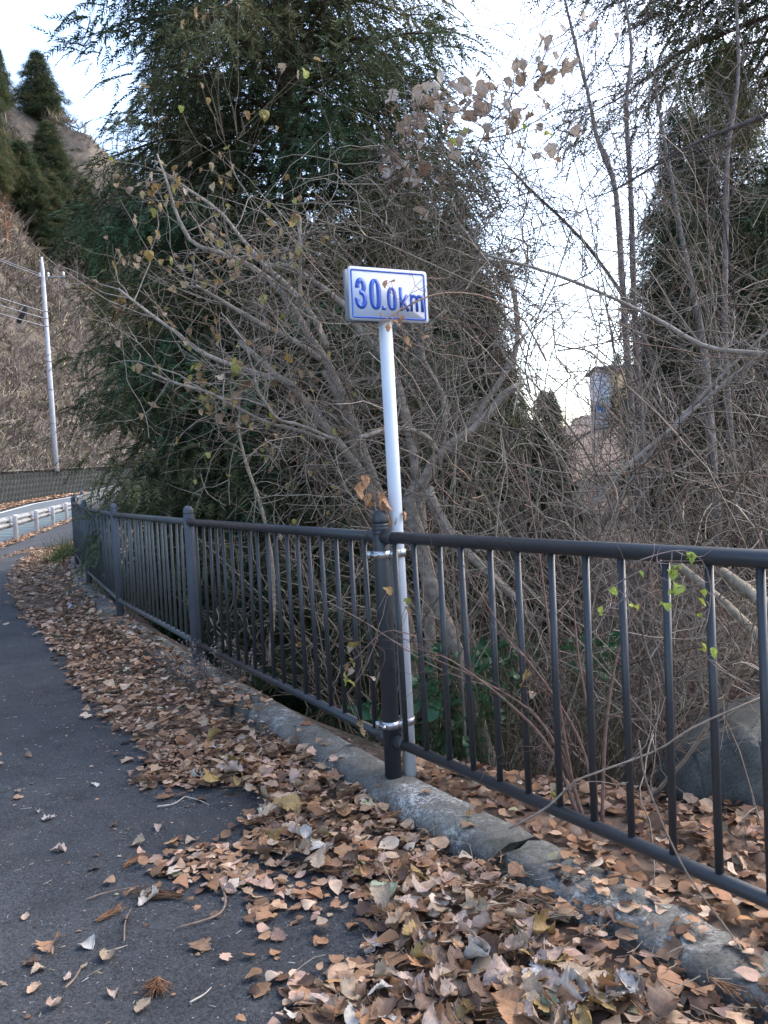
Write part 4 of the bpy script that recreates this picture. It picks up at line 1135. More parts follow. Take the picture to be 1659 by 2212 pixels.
LCOL = np.array([(0.42, 0.29, 0.19), (0.30, 0.18, 0.10), (0.20, 0.115, 0.07), (0.50, 0.38, 0.28), (0.36, 0.20, 0.11), (0.45, 0.31, 0.25), (0.13, 0.08, 0.06), (0.52, 0.46, 0.38), (0.40, 0.24, 0.10), (0.30, 0.33, 0.22)])
LCOL = (LCOL * 0.84 + LCOL.mean(1, keepdims=True) * 0.16) * (1.03, 0.91, 0.80)
LPR = np.array([.20, .17, .15, .12, .10, .09, .08, .05, .03, .01]); LPR = LPR / LPR.sum()
def scatter(G, P, size, tilt, r, cols=LCOL, pr=LPR, tem=None):
    tem = tem or LT
    n = len(P); az = r.uniform(0, 6.28, n); tl = np.abs(r.normal(0, tilt, n)); az2 = r.uniform(0, 6.28, n)
    # rotation: spin about Z then tilt about a random level axis
    c, s = np.cos(az), np.sin(az); zero = 0 * c; one = zero + 1
    Rz = np.stack([np.stack([c, -s, zero], -1), np.stack([s, c, zero], -1), np.stack([zero, zero, one], -1)], 1)
    kx_, ky_ = np.cos(az2), np.sin(az2); ct, st_ = np.cos(tl), np.sin(tl); v = 1 - ct
    Rt = np.stack([np.stack([ct + kx_ * kx_ * v, kx_ * ky_ * v, ky_ * st_], -1), np.stack([kx_ * ky_ * v, ct + ky_ * ky_ * v, -kx_ * st_], -1), np.stack([-ky_ * st_, kx_ * st_, ct], -1)], 1)
    flip = np.where(r.random(n) < 0.5, -1.0, 1.0)
    col = cols[r.choice(len(cols), n, p=LPR if pr is None else pr)] * r.uniform(0.55, 1.25, (n, 1)); pick = r.integers(0, len(tem), n)
    for q, (Vt, Ft) in enumerate(tem):
        u = np.where(pick == q)[0]
        if not len(u): continue
        V0 = np.repeat(Vt[None], len(u), 0).copy(); V0[:, :, 2] *= flip[u, None]
        V = np.einsum('nij,nkj->nki', Rt[u] @ Rz[u], V0) * size[u, None, None]
        low = np.minimum(V[:, :, 2].min(1), 0)
        V = V + P[u, None] ; V[:, :, 2] -= low[:, None] * 0.75
        F = (Ft[None] + (np.arange(len(u)) * len(Vt))[:, None, None]).reshape(-1, Ft.shape[1])
        G.add(V.reshape(-1, 3), F, np.repeat(col[u], len(Vt), 0))

def in_poly(x, y, poly):
    c = np.zeros(x.shape, bool); n = len(poly)
    for i in range(n):
        x1, y1 = poly[i]; x2, y2 = poly[(i + 1) % n]
        c ^= ((y1 > y) != (y2 > y)) & (x < (x2 - x1) * (y - y1) / (y2 - y1 + 1e-12) + x1)
    return c
edge = [(500, 2330), (560, 2225), (640, 2165), (760, 2105), (835, 2040), (862, 1975), (800, 1905), (700, 1860), (600, 1850), (540, 1830), (575, 1765), (560, 1715), (430, 1702), (300, 1695), (335, 1640),
        (260, 1590), (190, 1530), (150, 1460), (100, 1390), (50, 1335), (12, 1275), (32, 1235), (80, 1195), (140, 1160)]
LPOLY = [tuple(on(a, b, 0.0)[:2]) for a, b in edge]
kline = [tuple(p - np.array((-(-0.0), 0))) for p in FP]
# along the kerb, far to near
kf = []
for s in np.linspace(seglen[9], seglen[1], 60):
    p, d = fence_at(s); kf.append(tuple(p + np.array((-d[1], d[0])) * 0.10))
LPOLY = [(2.5, -2.6), (0.2, -0.6)][::-1] + LPOLY + [(-8.6, 18.5), (-8.6, 20.5)] + kf
r = np.random.default_rng(60)
def litter_pts(n, x0, x1, y0, y1, r):
    x = r.uniform(x0, x1, n); y = r.uniform(y0, y1, n)
    jx = x + 0.10 * vnoise(x, y, 0.16) + 0.05 * r.normal(size=n); jy = y + 0.10 * vnoise(y, x, 0.2) + 0.05 * r.normal(size=n)
    return x[(m := in_poly(jx, jy, LPOLY))], y[m]
G = Geo()
for (n, x0, x1, y0, y1, sz) in ((17000, -1.6, 2.3, 0.6, 4.5, 0.060), (15000, -4.5, 0.2, 4.2, 10, 0.062), (12000, -9, -2.8, 10, 22, 0.078)):
    x, y = litter_pts(n, x0, x1, y0, y1, r)
    ed = -fsd(x, y)                                   # distance from the railing
    heap = np.where(y < 4.6, np.clip(0.085 - 0.08 * ed, 0.014, 0.07), np.clip(0.125 - 0.12 * ed, 0.016, 0.10)) * (0.6 + 0.8 * (vnoise(x, y, 0.35) + 0.5))
    z = path_z(x, y) + 0.004 + heap * r.random(len(x)) ** 0.7
    scatter(G, np.stack([x, y, z], -1), sz * (0.35 + 1.15 * r.random(len(x)) ** 1.6), 0.30, r)
    fr = r.random(len(x)) < 0.75                      # crushed scraps between the leaves
    x, y = x[fr] + r.normal(0, .03, fr.sum()), y[fr] + r.normal(0, .03, fr.sum()); m = in_poly(x, y, LPOLY); x, y, zz_ = x[m], y[m], z[fr][m]
    scatter(G, np.stack([x, y, zz_ + 0.004], -1), sz * r.uniform(0.2, 0.75, len(x)), 0.5, r, LCOL * 0.9, None, FRAG)
# leaf mould under the drift
cs = 0.05
cxs, cys = np.meshgrid(np.arange(-9, 2.4, cs), np.arange(0.5, 22, cs)); cxs = cxs.ravel(); cys = cys.ravel()
m = in_poly(cxs + 0.10 * vnoise(cxs, cys, 0.16), cys + 0.10 * vnoise(cys, cxs, 0.2), LPOLY); cxs, cys = cxs[m], cys[m]
Vm = np.stack([np.stack([cxs + a, cys + b, 0 * cxs], -1) for a, b in ((0, 0), (cs, 0), (cs, cs), (0, cs))], 1).reshape(-1, 3)
Vm[:, 2] = path_z(Vm[:, 0], Vm[:, 1]) + 0.005
mo = obj('leaf_mould', Vm, [np.arange(len(Vm)).reshape(-1, 4)], SOIL); mo['kind'] = 'structure'
# crumbs and stray leaves out on the asphalt
x = r.uniform(-3.2, 1.0, 900); y = r.uniform(1.2, 9, 900); m = (fsd(x, y) < -0.2) & (x > gx(y))
x, y = x[m], y[m]; scatter(G, np.stack([x, y, path_z(x, y) + 0.003], -1), r.uniform(0.006, 0.022, len(x)), 0.1, r)
n_ = 2600; x = r.uniform(-2.6, 1.0, n_); y = 1.1 + 6 * r.random(n_) ** 1.6; m = (fsd(x, y) < -0.2); x, y = x[m], y[m]; n_ = len(x)
az = r.uniform(0, 6.28, n_); hl = r.uniform(0.002, 0.014, n_) * np.where(r.random(n_) < 0.12, 2.2, 1); dv = np.stack([np.cos(az), np.sin(az), 0 * az], -1) * hl[:, None]; c0 = np.stack([x, y, path_z(x, y) + 0.004], -1)
V, F = tubes(np.stack([c0 - dv, c0 + dv], 1), np.full((n_, 2), 0.0011), 3); cc = np.array([(0.45, 0.40, 0.30), (0.30, 0.22, 0.14), (0.55, 0.53, 0.48), (0.16, 0.11, 0.08)])[r.integers(0, 4, n_)]
G.add(V, F, np.repeat(cc, 6, 0))
x = r.uniform(-8, 0, 420); y = r.uniform(4, 22, 420); m = (fsd(x, y) < -0.3) & (x > gx(y) + 0.2)
x, y = x[m], y[m]; scatter(G, np.stack([x, y, path_z(x, y) + 0.003], -1), r.uniform(0.03, 0.09, len(x)), 0.2, r)
x, y = litter_pts(4200, -1.6, 2.3, 0.6, 6.0, r); n_ = len(x); hp = np.clip(0.085 + 0.08 * fsd(x, y), 0.014, 0.07)
S_ = np.stack([x, y, path_z(x, y) + hp + 0.012], -1); az = r.uniform(0, 6.28, n_)
Q_ = walk(S_, np.stack([np.cos(az), np.sin(az), r.normal(0, .12, n_)], -1), r.uniform(0.03, 0.13, n_), 5, 0.12, 0.0, r); Q_[..., 2] = np.maximum(Q_[..., 2], S_[:, None, 2] - 0.01)
V, F = tubes(Q_, np.full((n_, 5), 0.0011) * r.uniform(0.7, 1.9, (n_, 1)), 3, False); cc = np.array([(0.30, 0.22, 0.14), (0.16, 0.10, 0.07), (0.22, 0.13, 0.08), (0.36, 0.30, 0.22)])[r.integers(0, 4, n_)]
G.add(V, F, np.repeat(cc, 15, 0))
for _ in range(60):                                   # shed cedar sprays mixed in
    k_ = r.integers(0, n_); c_ = S_[k_]; m_ = 22; a0_ = r.uniform(0, 6.28); aa = a0_ + r.normal(0, 0.28, m_); st_ = c_ + np.stack([np.cos(a0_) * (t_ := r.uniform(0, .07, m_)), np.sin(a0_) * t_, r.uniform(0, .01, m_)], -1)
    Q_ = walk(st_, np.stack([np.cos(aa), np.sin(aa), r.normal(.05, .1, m_)], -1), r.uniform(.03, .08, m_), 4, 0.06, 0, r)
    V, F = tubes(Q_, np.full((m_, 4), 0.0016), 3, False); G.add(V, F, np.array((0.20, 0.11, 0.06)) * r.uniform(.6, 1.3))
# fringe: loose drifts beside the bed
for (a, b, sd_p, n) in ((480, 1850, 0.13, 90), (440, 1880, 0.10, 40), (620, 1960, 0.14, 45), (720, 1910, 0.12, 60), (560, 1900, 0.12, 50), (400, 1690, 0.12, 60), (340, 1900, 0.12, 25), (860, 1950, 0.08, 40), (660, 2130, 0.1, 40)):
    p = on(a, b); x = p[0] + r.normal(0, sd_p, n); y = p[1] + r.normal(0, sd_p * 0.8, n)
    scatter(G, np.stack([x, y, path_z(x, y) + 0.004 + 0.015 * r.random(n)], -1), 0.055 * r.uniform(0.4, 1.3, n), 0.25, r)
# along the guard rail and the far verge
y = r.uniform(14, 45, 1300); x = gx(y) + r.normal(0, 0.16, 1300)
scatter(G, np.stack([x, y, path_z(x, y) + 0.03], -1), 0.09 * r.uniform(0.6, 1.4, len(x)), 0.3, r)
y = r.uniform(35, 90, 2500); x = wx(y) + r.uniform(0.1, 2.0, 2500)
scatter(G, np.stack([x, y, road_z(x, y) + 0.10], -1), 0.22 * r.uniform(0.6, 1.4, len(x)), 0.3, r)
V = []
for s in np.concatenate([r.uniform(seglen[I0] + 1.5, seglen[I0] + 5.4, 420), r.uniform(seglen[I0 + 1] + 2.5, seglen[-2], 700), r.uniform(js0, seglen[I0] + 1.5, 26)]):
    p, d = fence_at(s); q = p + np.array((-d[1], d[0])) * np.clip(r.normal(0.10, 0.07), -0.09, 0.2); V.append((q[0], q[1], float(zf(q[1])) + 0.10 + 0.02 * r.random()))
scatter(G, np.array(V), 0.055 * r.uniform(0.4, 1.3, len(V)), 0.35, r)
tag(G.obj('leaf_litter', LITTER), 'thick drift of dry brown and tan fallen leaves along the kerb', 'leaf litter', kind='stuff')
# on the bank behind the railing and over the broken kerb stones
G = Geo()
x = r.uniform(0.0, 4.0, 11000); y = r.uniform(0.3, 5.6, 11000); s_ = fsd(x, y); m = (s_ > 0.11) & (soil_z(x, y) > -0.5); x, y = x[m], y[m]
scatter(G, np.stack([x, y, soil_z(x, y) + 0.04 * r.random(len(x))], -1), 0.060 * r.uniform(0.5, 1.3, len(x)), 0.4, r, LCOL * (0.80, 0.76, 0.74))
sx_ = r.uniform(js0 - 3.2, js0 - 0.15, 260); V = []
for s in sx_:
    p, d = fence_at(s); q = p + np.array((-d[1], d[0])) * np.clip(r.normal(0.0, 0.07), -0.1, 0.16); V.append((q[0], q[1], 0.085 + 0.02 * r.random()))
scatter(G, np.array(V), 0.05 * r.uniform(0.5, 1.4, len(V)), 0.3, r)
tag(G.obj('leaf_litter', LITTER), 'dull brown leaf litter on the bank behind the near railing', 'leaf litter', kind='stuff')

# single leaves one can pick out
r = np.random.default_rng(77)
PROF = {'ovate': [(0, .0), (.08, .20), (.2, .33), (.35, .38), (.55, .33), (.75, .20), (.9, .08), (1, .0)], 'broad': [(0, .0), (.04, .30), (.12, .46), (.28, .52), (.5, .44), (.72, .28), (.88, .11), (1, .0)],
        'slim': [(0, .0), (.12, .11), (.3, .18), (.55, .17), (.8, .09), (1, .0)], 'lobed': [(0, .0), (.05, .30), (.12, .40), (.2, .28), (.3, .52), (.4, .48), (.46, .24), (.58, .36), (.66, .30), (.72, .15), (.86, .12), (1, .0)],
        'ragged': [(0, .0), (.06, .26), (.18, .44), (.3, .36), (.42, .48), (.55, .26), (.7, .36), (.85, .22), (.94, .16), (1, .0)]}
def leaf_mesh(kind, seed, mat, curl=1.0):
    rr = np.random.default_rng(seed); pr = np.array(PROF[kind]); n, m = 19, 7
    xs = np.linspace(0, 1, n); hh = np.interp(xs, pr[:, 0], pr[:, 1])
    cu = rr.uniform(-1.3, 1.3) * curl; fo = rr.uniform(-0.4, 1.5) * curl; tw = rr.uniform(-0.9, 0.9) * curl; bend = rr.uniform(-0.12, 0.12); ph = rr.uniform(0, 6, 4)
    V = []
    for i, x in enumerate(xs):
        he = hh[i] * (1 + (0.07 if i % 2 else -0.05) + 0.10 * rr.normal())
        for j in range(m):
            u = 2 * j / (m - 1) - 1; yv = u * he * (1 + 0.05 * rr.normal() * (abs(u) == 1))
            a = fo * yv * 1.6
            z = cu * (x - 0.5) ** 2 * 0.6 + (abs(yv) * math.sin(abs(a)) * math.copysign(1, fo)) + tw * (x - .5) * yv + curl * (0.030 * math.sin(9 * x + ph[0] + 5 * u) + 0.025 * math.sin(14 * x * u + ph[1])) + 0.012 * (abs(u) - 0.5)
            V.append((x - 0.45, yv * math.cos(a) ** 1.0 * (1 if abs(a) < 1.3 else 0.8) + bend * math.sin(math.pi * x), z))
    i = np.arange(n * m).reshape(n, m); Q = np.stack([i[:-1, :-1], i[1:, :-1], i[1:, 1:], i[:-1, 1:]], -1).reshape(-1, 4)
    return mk_mesh('leaf', V, [Q], mat, True)
def stops(cs): return [(i / max(1, len(cs) - 1), c) for i, c in enumerate(cs)]
LM_DRY = mat_leafobj('fallen_leaf', stops([(0.20, 0.12, 0.075), (0.44, 0.30, 0.19), (0.33, 0.17, 0.085), (0.53, 0.42, 0.31), (0.40, 0.22, 0.12), (0.47, 0.34, 0.26), (0.16, 0.10, 0.085), (0.50, 0.30, 0.18)]), 0.08)
LM_PALE = mat_leafobj('pale_leaf', stops([(0.50, 0.47, 0.43), (0.58, 0.53, 0.46), (0.46, 0.40, 0.36)]), 0.08)
LM_GREEN = mat_leafobj('green_leaf', stops([(0.34, 0.40, 0.28), (0.40, 0.45, 0.33)]), 0.1)
LM_HANG = mat_leafobj('hanging_dry_leaf', stops([(0.30, 0.19, 0.07), (0.44, 0.31, 0.19), (0.34, 0.36, 0.07), (0.22, 0.13, 0.065), (0.50, 0.40, 0.30), (0.40, 0.27, 0.07), (0.27, 0.17, 0.10)]), 0.3)
LM_BEIGE = mat_leafobj('hanging_beige_leaf', stops([(0.48, 0.40, 0.33), (0.36, 0.25, 0.18), (0.58, 0.51, 0.44), (0.28, 0.18, 0.12), (0.50, 0.41, 0.32)]), 0.3)
LM_YG = mat_leafobj('yellow_green_leaf', stops([(0.36, 0.46, 0.08), (0.46, 0.50, 0.10), (0.30, 0.42, 0.08)]), 0.35)
LM_OR = mat_leafobj('orange_brown_leaf', stops([(0.52, 0.30, 0.17), (0.46, 0.25, 0.12), (0.56, 0.37, 0.25)]), 0.3)
LM_IVY = mat_leafobj('ivy_leaf', stops([(0.030, 0.09, 0.040), (0.055, 0.14, 0.06), (0.04, 0.11, 0.055)]), 0.2, 0.35)
kinds = ['ovate', 'broad', 'lobed', 'ragged', 'slim', 'broad', 'lobed', 'ovate']
FM = [leaf_mesh(k, 100 + i, LM_DRY) for i, k in enumerate(kinds)]
FMP = [leaf_mesh(k, 140 + i, LM_PALE) for i, k in enumerate(('lobed', 'broad', 'ragged'))]
FMG = [leaf_mesh('broad', 150, LM_GREEN, 0.5), leaf_mesh('ovate', 151, LM_GREEN)]
CLS = {'tan': [(0.34, 0.25, 0.165), (0.40, 0.30, 0.21)], 'dark brown': [(0.12, 0.075, 0.052), (0.17, 0.105, 0.072)], 'orange-brown': [(0.32, 0.165, 0.08), (0.38, 0.21, 0.115)],
       'pinkish beige': [(0.40, 0.29, 0.235), (0.44, 0.34, 0.28)], 'pale grey': [(0.42, 0.39, 0.35), (0.48, 0.445, 0.39)], 'ochre': [(0.33, 0.23, 0.085), (0.28, 0.18, 0.075)]}
SHN = {'ovate': 'oval', 'broad': 'heart-shaped', 'lobed': 'lobed', 'ragged': 'ragged', 'slim': 'slim'}
CM = []
for ci, (cn, cc) in enumerate(CLS.items()):
    mt_ = mat_leafobj('fallen_leaf_' + cn.replace(' ', '_').replace('-', '_'), stops(cc), 0.08)
    for ki, kn in enumerate(('ovate', 'broad', 'lobed', 'ragged', 'slim')):
        for v_ in range(2): CM.append((cn, kn, leaf_mesh(kn, 300 + ci * 20 + ki * 2 + v_, mt_)))
CW = np.array([{'tan': 3, 'dark brown': 2.2, 'orange-brown': 1.6, 'pinkish beige': 1.8, 'pale grey': 0.9, 'ochre': 1}[c[0]] * {'broad': 1.6, 'slim': .5}.get(c[1], 1) for c in CM]); CW /= CW.sum()
def zone(px, py):
    if py > 2050: return 'below the asphalt bay' if px < 800 else ('near the whitish crumpled leaf' if px < 1080 else ('near the big pinkish leaf' if px < 1350 else 'at the bottom right'))
    if py > 1850: return 'beside the half-buried kerb' if px > 1050 else ('near the pale green leaf' if px > 700 else 'near the long cedar sprig')
    if py > 1690: return 'below the charcoal post' if px > 650 else ('in the asphalt bay' if px > 330 else 'in the open at left')
    return 'left of the mottled kerb' if px > 330 else 'far up at left'
def fallen(px, py, size, me, label, group=None, tilt=0.12, spin=None, lift=0.006, nm='fallen_leaf'):
    p = on(px, py, 0.0); z = float(path_z(np.array([p[0]]), np.array([p[1]]))[0]); p = on(px, py, z + lift)
    o = inst(nm, me, p, (r.normal(0, tilt), r.normal(0, tilt), r.uniform(0, 6.28) if spin is None else spin), (size,) * 3)
    lo = min(v.co.z for v in me.vertices) * size
    o.location.z += max(0, -lo * 0.6)
    return tag(o, label, 'leaf', group)
named = [(828, 1925, .105, FMG[0], 'pale green round leaf with a dark hole at the edge of the leaf drift', .25),
 (828, 1962, .095, FMP[0], 'pinkish grey toothed leaf just below the pale green leaf', .1), (1030, 2070, .11, FMP[1], 'crumpled whitish leaf standing up low in the drift', .5),
 (1165, 2100, .11, FMP[2], 'broad pale grey leaf lying flat in the lower drift', .15), (1150, 2020, .12, FMP[0], 'large beige leaf in the drift between kerb and whitish leaves', .15),
 (1325, 2020, .12, FMP[1], 'large pale beige leaf beside the buried kerb', .2), (1225, 2150, .13, FMP[1], 'big pinkish leaf at the bottom edge of the drift', .15),
 (920, 2030, .085, FMP[0], 'pale silvery leaf at the drift edge above the bottom bay', .3), (815, 2045, .10, FMP[2], 'grey furled leaf on the asphalt edge of the bottom bay', .5),
 (1590, 2105, .12, FMP[2], 'whitish spotted leaf at the right edge beyond the kerb', .4), (110, 2045, .095, FM[2], 'crumpled brown lobed leaf alone on the asphalt at left', .35),
 (438, 2042, .075, FM[3], 'dark purple-brown leaf lying flat on the asphalt', .08), (75, 2138, .05, FM[0], 'small orange leaf alone near the bottom left corner', .1),
 (600, 2025, .055, FM[1], 'tan leaf on bare asphalt above the bottom drift', .15), (105, 1768, .06, FMP[0], 'pale oval leaf alone on the asphalt at left', .06),
 (40, 1722, .05, FM[3], 'small curled tan leaf near the left margin', .3), (205, 1694, .05, FMP[2], 'whitish crumpled leaf on the asphalt left of the drift tongue', .4),
 (62, 1634, .05, FM[5], 'tiny pale leaf high on the asphalt at left', .1), (575, 1755, .075, FMG[1], 'grey-green leaf at the tip of the drift beside the asphalt bay', .3),
 (320, 1945, .08, FMP[1], 'grey curled leaf on the asphalt beside the brown cedar sprig', .35), (345, 1530, .06, FMG[1], 'bluish green leaf in the drift left of the kerb', .2),
 (1190, 2180, .07, FMG[0], 'light green leaf scrap low in the drift', .2)]
for px, py, sz, me, lb, tl in named:
    p = on(px, py); inn = in_poly(np.array([p[0]]), np.array([p[1]]), LPOLY)[0]
    fallen(px, py, sz, me, lb, 'fallen leaves that stand out', tl * 0.7, lift=0.055 if inn else 0.006)
cnt = 0
while cnt < 40:                                          # loose on the asphalt
    px, py = r.uniform(-20, 860), r.uniform(1480, 2212); p = on(px, py)
    if in_poly(np.array([p[0]]), np.array([p[1]]), LPOLY)[0] or fsd(np.array([p[0]]), np.array([p[1]]))[0] > -0.25: continue
    if r.random() > 0.35 + 0.65 * px / 860: continue
    c_ = CM[r.choice(len(CM), p=CW)]
    fallen(px, py, r.uniform(0.025, 0.065), c_[2], 'small %s %s leaf loose on asphalt %s' % (c_[0], SHN[c_[1]], zone(px, py)), 'loose leaves on the asphalt', 0.15); cnt += 1
cnt = 0
while cnt < 210:                                         # lying on top of the drift
    px, py = r.uniform(400, 1640), r.uniform(1560, 2212); p = on(px, py)
    s_ = -fsd(np.array([p[0]]), np.array([p[1]]))[0]
    if not in_poly(np.array([p[0]]), np.array([p[1]]), LPOLY)[0] or s_ < 0.24: continue
    c_ = CM[r.choice(len(CM), p=CW)]
    sz_ = r.uniform(0.05, 0.105)
    fallen(px, py, sz_, c_[2], '%s%s %s leaf on top of the drift %s' % ('large ' if sz_ > 0.088 else ('small ' if sz_ < 0.066 else ''), c_[0], SHN[c_[1]], zone(px, py)), 'leaves on top of the drift', 0.35, lift=float(np.clip(0.07 - 0.04 * s_, 0.02, 0.07)) + 0.012); cnt += 1

# leaves that still hang on the shrub, sized and placed on its twigs
def hang(root, meshes, P, size, r, name='leaf', droop=True):
    for p in P:
        me = meshes[r.integers(len(meshes))]
        s_ = size * r.uniform(0.6, 1.35)
        rot = (r.uniform(-0.6, 0.6), r.uniform(0.3, 1.6) if droop else r.uniform(-0.4, 0.5), r.uniform(0, 6.28))
        inst(name, me, p, rot, (s_,) * 3, root)
HM = [leaf_mesh(k, 200 + i, LM_HANG) for i, k in enumerate(('ovate', 'broad', 'ragged', 'lobed', 'ovate'))]
BM_ = [leaf_mesh(k, 220 + i, LM_BEIGE) for i, k in enumerate(('broad', 'ragged', 'lobed', 'broad'))]
YM = [leaf_mesh(k, 230 + i, LM_YG) for i, k in enumerate(('broad', 'ovate'))]
OM = [leaf_mesh('ovate', 240 + i, LM_OR) for i in range(3)]
IM = [leaf_mesh(k, 250 + i, LM_IVY) for i, k in enumerate(('broad', 'lobed', 'ovate'))]
r = np.random.default_rng(90)
tw = [q for q in FQ if q[-1][0] < -0.15]
pts = []
for _ in range(215):
    q = tw[r.integers(len(tw))]; k = r.integers(3, len(q)); pts.append(q[k] + r.normal(0, 0.02, 3))
hang(shrub, HM, pts, 0.055, r)
pts = []
for (a, b, n, s_) in ((330, 430, 16, 45), (440, 400, 14, 45), (560, 260, 5, 30), (280, 560, 12, 40), (470, 590, 16, 45), (430, 700, 8, 50), (300, 680, 8, 40), (250, 640, 5, 25), (420, 830, 8, 40), (450, 870, 6, 25), (540, 820, 6, 30), (370, 200, 6, 40), (650, 160, 4, 30), (460, 40, 7, 30)):
    for _ in range(n): pts.append(at(a + r.normal(0, s_), b + r.normal(0, s_ * .7), r.uniform(5.3, 6.0)))
PP = np.array(pts)
# a thin petiole twig carries every one of them back to the nearest twig
allp = np.concatenate([np.array(q) for q in FQ] + FL)
G = Geo(); near = np.array([allp[np.argmin(np.linalg.norm(allp - p, axis=1))] for p in PP])
Q = near[:, None] + (PP - near)[:, None] * np.linspace(0, 1, 6)[None, :, None]; Q[:, 1:-1] += r.normal(0, 0.02, (len(PP), 4, 3))
V, F = tubes(Q, np.full((len(PP), 6), 0.0024), 3, False); G.add(V, F, np.array((0.17, 0.13, 0.09))); G.obj('leaf_stalks', TWIG, shrub)['kind'] = 'stuff'
hang(shrub, HM, PP, 0.060, r)
# dried vine with big beige leaves above the sign
vine = empty('dried_vine', at(960, 500, 5.2), 'dried climbing vine hung with big beige shrivelled leaves above the sign', 'vine')
vl = [traced([(1000, 700), (960, 560), (930, 420), (900, 300), (905, 230)], 5.2, 5.0), traced([(980, 560), (1010, 400), (1050, 280), (1100, 220), (1150, 170), (1180, 110)], 5.2, 5.3),
      traced([(940, 480), (900, 400), (850, 340), (810, 330)], 5.2, 5.1), traced([(1040, 300), (1100, 290), (1160, 260), (1250, 200), (1330, 140)], 5.25, 5.6), traced([(900, 300), (840, 330), (800, 380), (760, 450)], 5.1, 5.2)]
G = Geo()
for P in vl:
    V, F = tubes(P, np.linspace(.005, .0025, len(P))[None], 5); G.add(V, F, np.array((0.15, 0.115, 0.095)))
branches_from(G, vl, 14, 0.35, 0.0022, r, 0.35); G.obj('stem', TWIG, vine)
pts = []
for (a, b, n, s_) in ((905, 250, 16, 22), (930, 225, 8, 20), (1020, 230, 16, 28), (1080, 240, 14, 28), (1130, 260, 8, 25), (890, 400, 10, 25), (880, 350, 9, 20), (960, 290, 8, 30), (1145, 150, 9, 18), (1190, 100, 4, 14), (1230, 150, 5, 20), (990, 300, 4, 20), (1225, 330, 3, 20), (1260, 40, 4, 25), (1010, 200, 7, 25)):
    for _ in range(int(n * 1.5)): pts.append(at(a + r.normal(0, s_ * 1.5), b + r.normal(0, s_ * 1.5), r.uniform(4.9, 5.5)))
PP = np.array(pts); allp = np.concatenate(vl); near = np.array([allp[np.argmin(np.linalg.norm(allp - p, axis=1))] for p in PP])
Q = near[:, None] + (PP - near)[:, None] * np.linspace(0, 1, 5)[None, :, None]
V, F = tubes(Q, np.full((len(PP), 5), 0.002), 3, False); Geo().add(V, F, np.array((0.16, 0.12, 0.09))).obj('leaf_stalks', TWIG, vine)['kind'] = 'stuff'
hang(vine, BM_, PP, 0.070, r)
for a, b in ((990, 285), (978, 308), (1003, 280), (1185, 290), (1130, 275)): hang(vine, YM, [at(a, b, 5.05)], 0.06, r)

def sprig(name, label, cat, lines, col, meshes, leaves, lsize, d0_, d1_, rads, twn=0, twL=0.2, seed=1, second=0):
    rr = np.random.default_rng(seed)
    L = [traced(p, d0_ if np.isscalar(d0_) else d0_[i], d1_ if np.isscalar(d1_) else d1_[i], 18) for i, p in enumerate(lines)]
    e = empty(name, L[0][0], label, cat)
    for P, (ra, rb) in zip(L, rads if isinstance(rads, list) else [rads] * len(L)):
        V, F = tubes(P, np.linspace(ra, rb, len(P))[None], 6); Geo().add(V, F, np.array(col)).obj('stem', TWIG, e, True)
    if twn:
        G = Geo(); Q = branches_from(G, L, twn, twL, 0.0015, rr, 0.2, 0.03, col=col, out=0.55)
        if second: branches_from(G, Q, second, twL * .5, 0.0012, rr, 0.2, 0.03, col=col)
        G.obj('twigs', TWIG, e)['kind'] = 'stuff'
    allp = np.concatenate(L)
    for (a, b) in leaves:
        dd = (d0_ if np.isscalar(d0_) else d0_[0]); 
        p = at(a, b, dd); q = allp[np.argmin(np.linalg.norm(allp - p, axis=1))]
        p = at(a, b, _f @ (q - CAMP) - 0.01); hang(e, meshes, [p], lsize, rr)
        V, F = tubes(np.stack([q, (q + p) / 2 + rr.normal(0, .004, 3), p]), np.array([[.0013] * 3]), 3); Geo().add(V, F, np.array(col)).obj('leaf_stalk', TWIG, e)
    return e
# sprays in front of and around the railing and the sign
sprig('bramble_cane', 'reddish bramble cane arching in front of the sign plate', 'bramble', [[(815, 705), (841, 685), (868, 668), (904, 650), (933, 638), (987, 632), (1060, 645), (1130, 690), (1180, 780)], [(857, 678), (905, 610), (935, 598)], [(870, 655), (825, 615), (800, 600)]],
      (0.26, 0.17, 0.12), OM, [(838, 708), (848, 695), (856, 693), (880, 735), (878, 752), (888, 745), (920, 728), (822, 678), (930, 612), (845, 608), (832, 613), (866, 690)], 0.036, 3.56, 3.85, [(0.0035, 0.0045), (0.0014, .001), (0.0014, .001)], 5, 0.25, 3)
sprig('leafy_sprig', 'sprig of slim orange-brown leaves hanging over the charcoal railing post', 'sprig', [[(770, 1030), (790, 1050), (812, 1085), (840, 1110), (880, 1140), (930, 1190), (990, 1260)]], (0.22, 0.15, 0.11), OM,
      [(778, 1058), (795, 1078), (802, 1090), (825, 1078), (832, 1108), (818, 1068), (850, 1125), (875, 1112), (786, 1040), (838, 1090)], 0.062, 3.6, 3.9, (0.0026, 0.0018), 0)
sprig('leafy_sprig', 'thin vine with a few yellow-green leaves wound on the right railing', 'vine', [[(1370, 1215), (1430, 1195), (1480, 1190), (1520, 1215), (1535, 1270), (1530, 1330), (1515, 1390), (1545, 1440), (1620, 1480)], [(1300, 1280), (1370, 1240), (1430, 1210)], [(1290, 1330), (1340, 1300), (1380, 1270)]],
      (0.22, 0.17, 0.15), YM, [(1492, 1205), (1485, 1200), (1468, 1225), (1455, 1232), (1450, 1240), (1462, 1270), (1448, 1280), (1440, 1310), (1430, 1305), (1515, 1300), (1512, 1330), (1520, 1395), (1540, 1410), (1518, 1405), (1385, 1240), (1325, 1278), (1300, 1320), (1372, 1310), (1520, 1280)], 0.031, 2.30, 2.25, (0.002, 0.0014), 6, 0.15, 5)
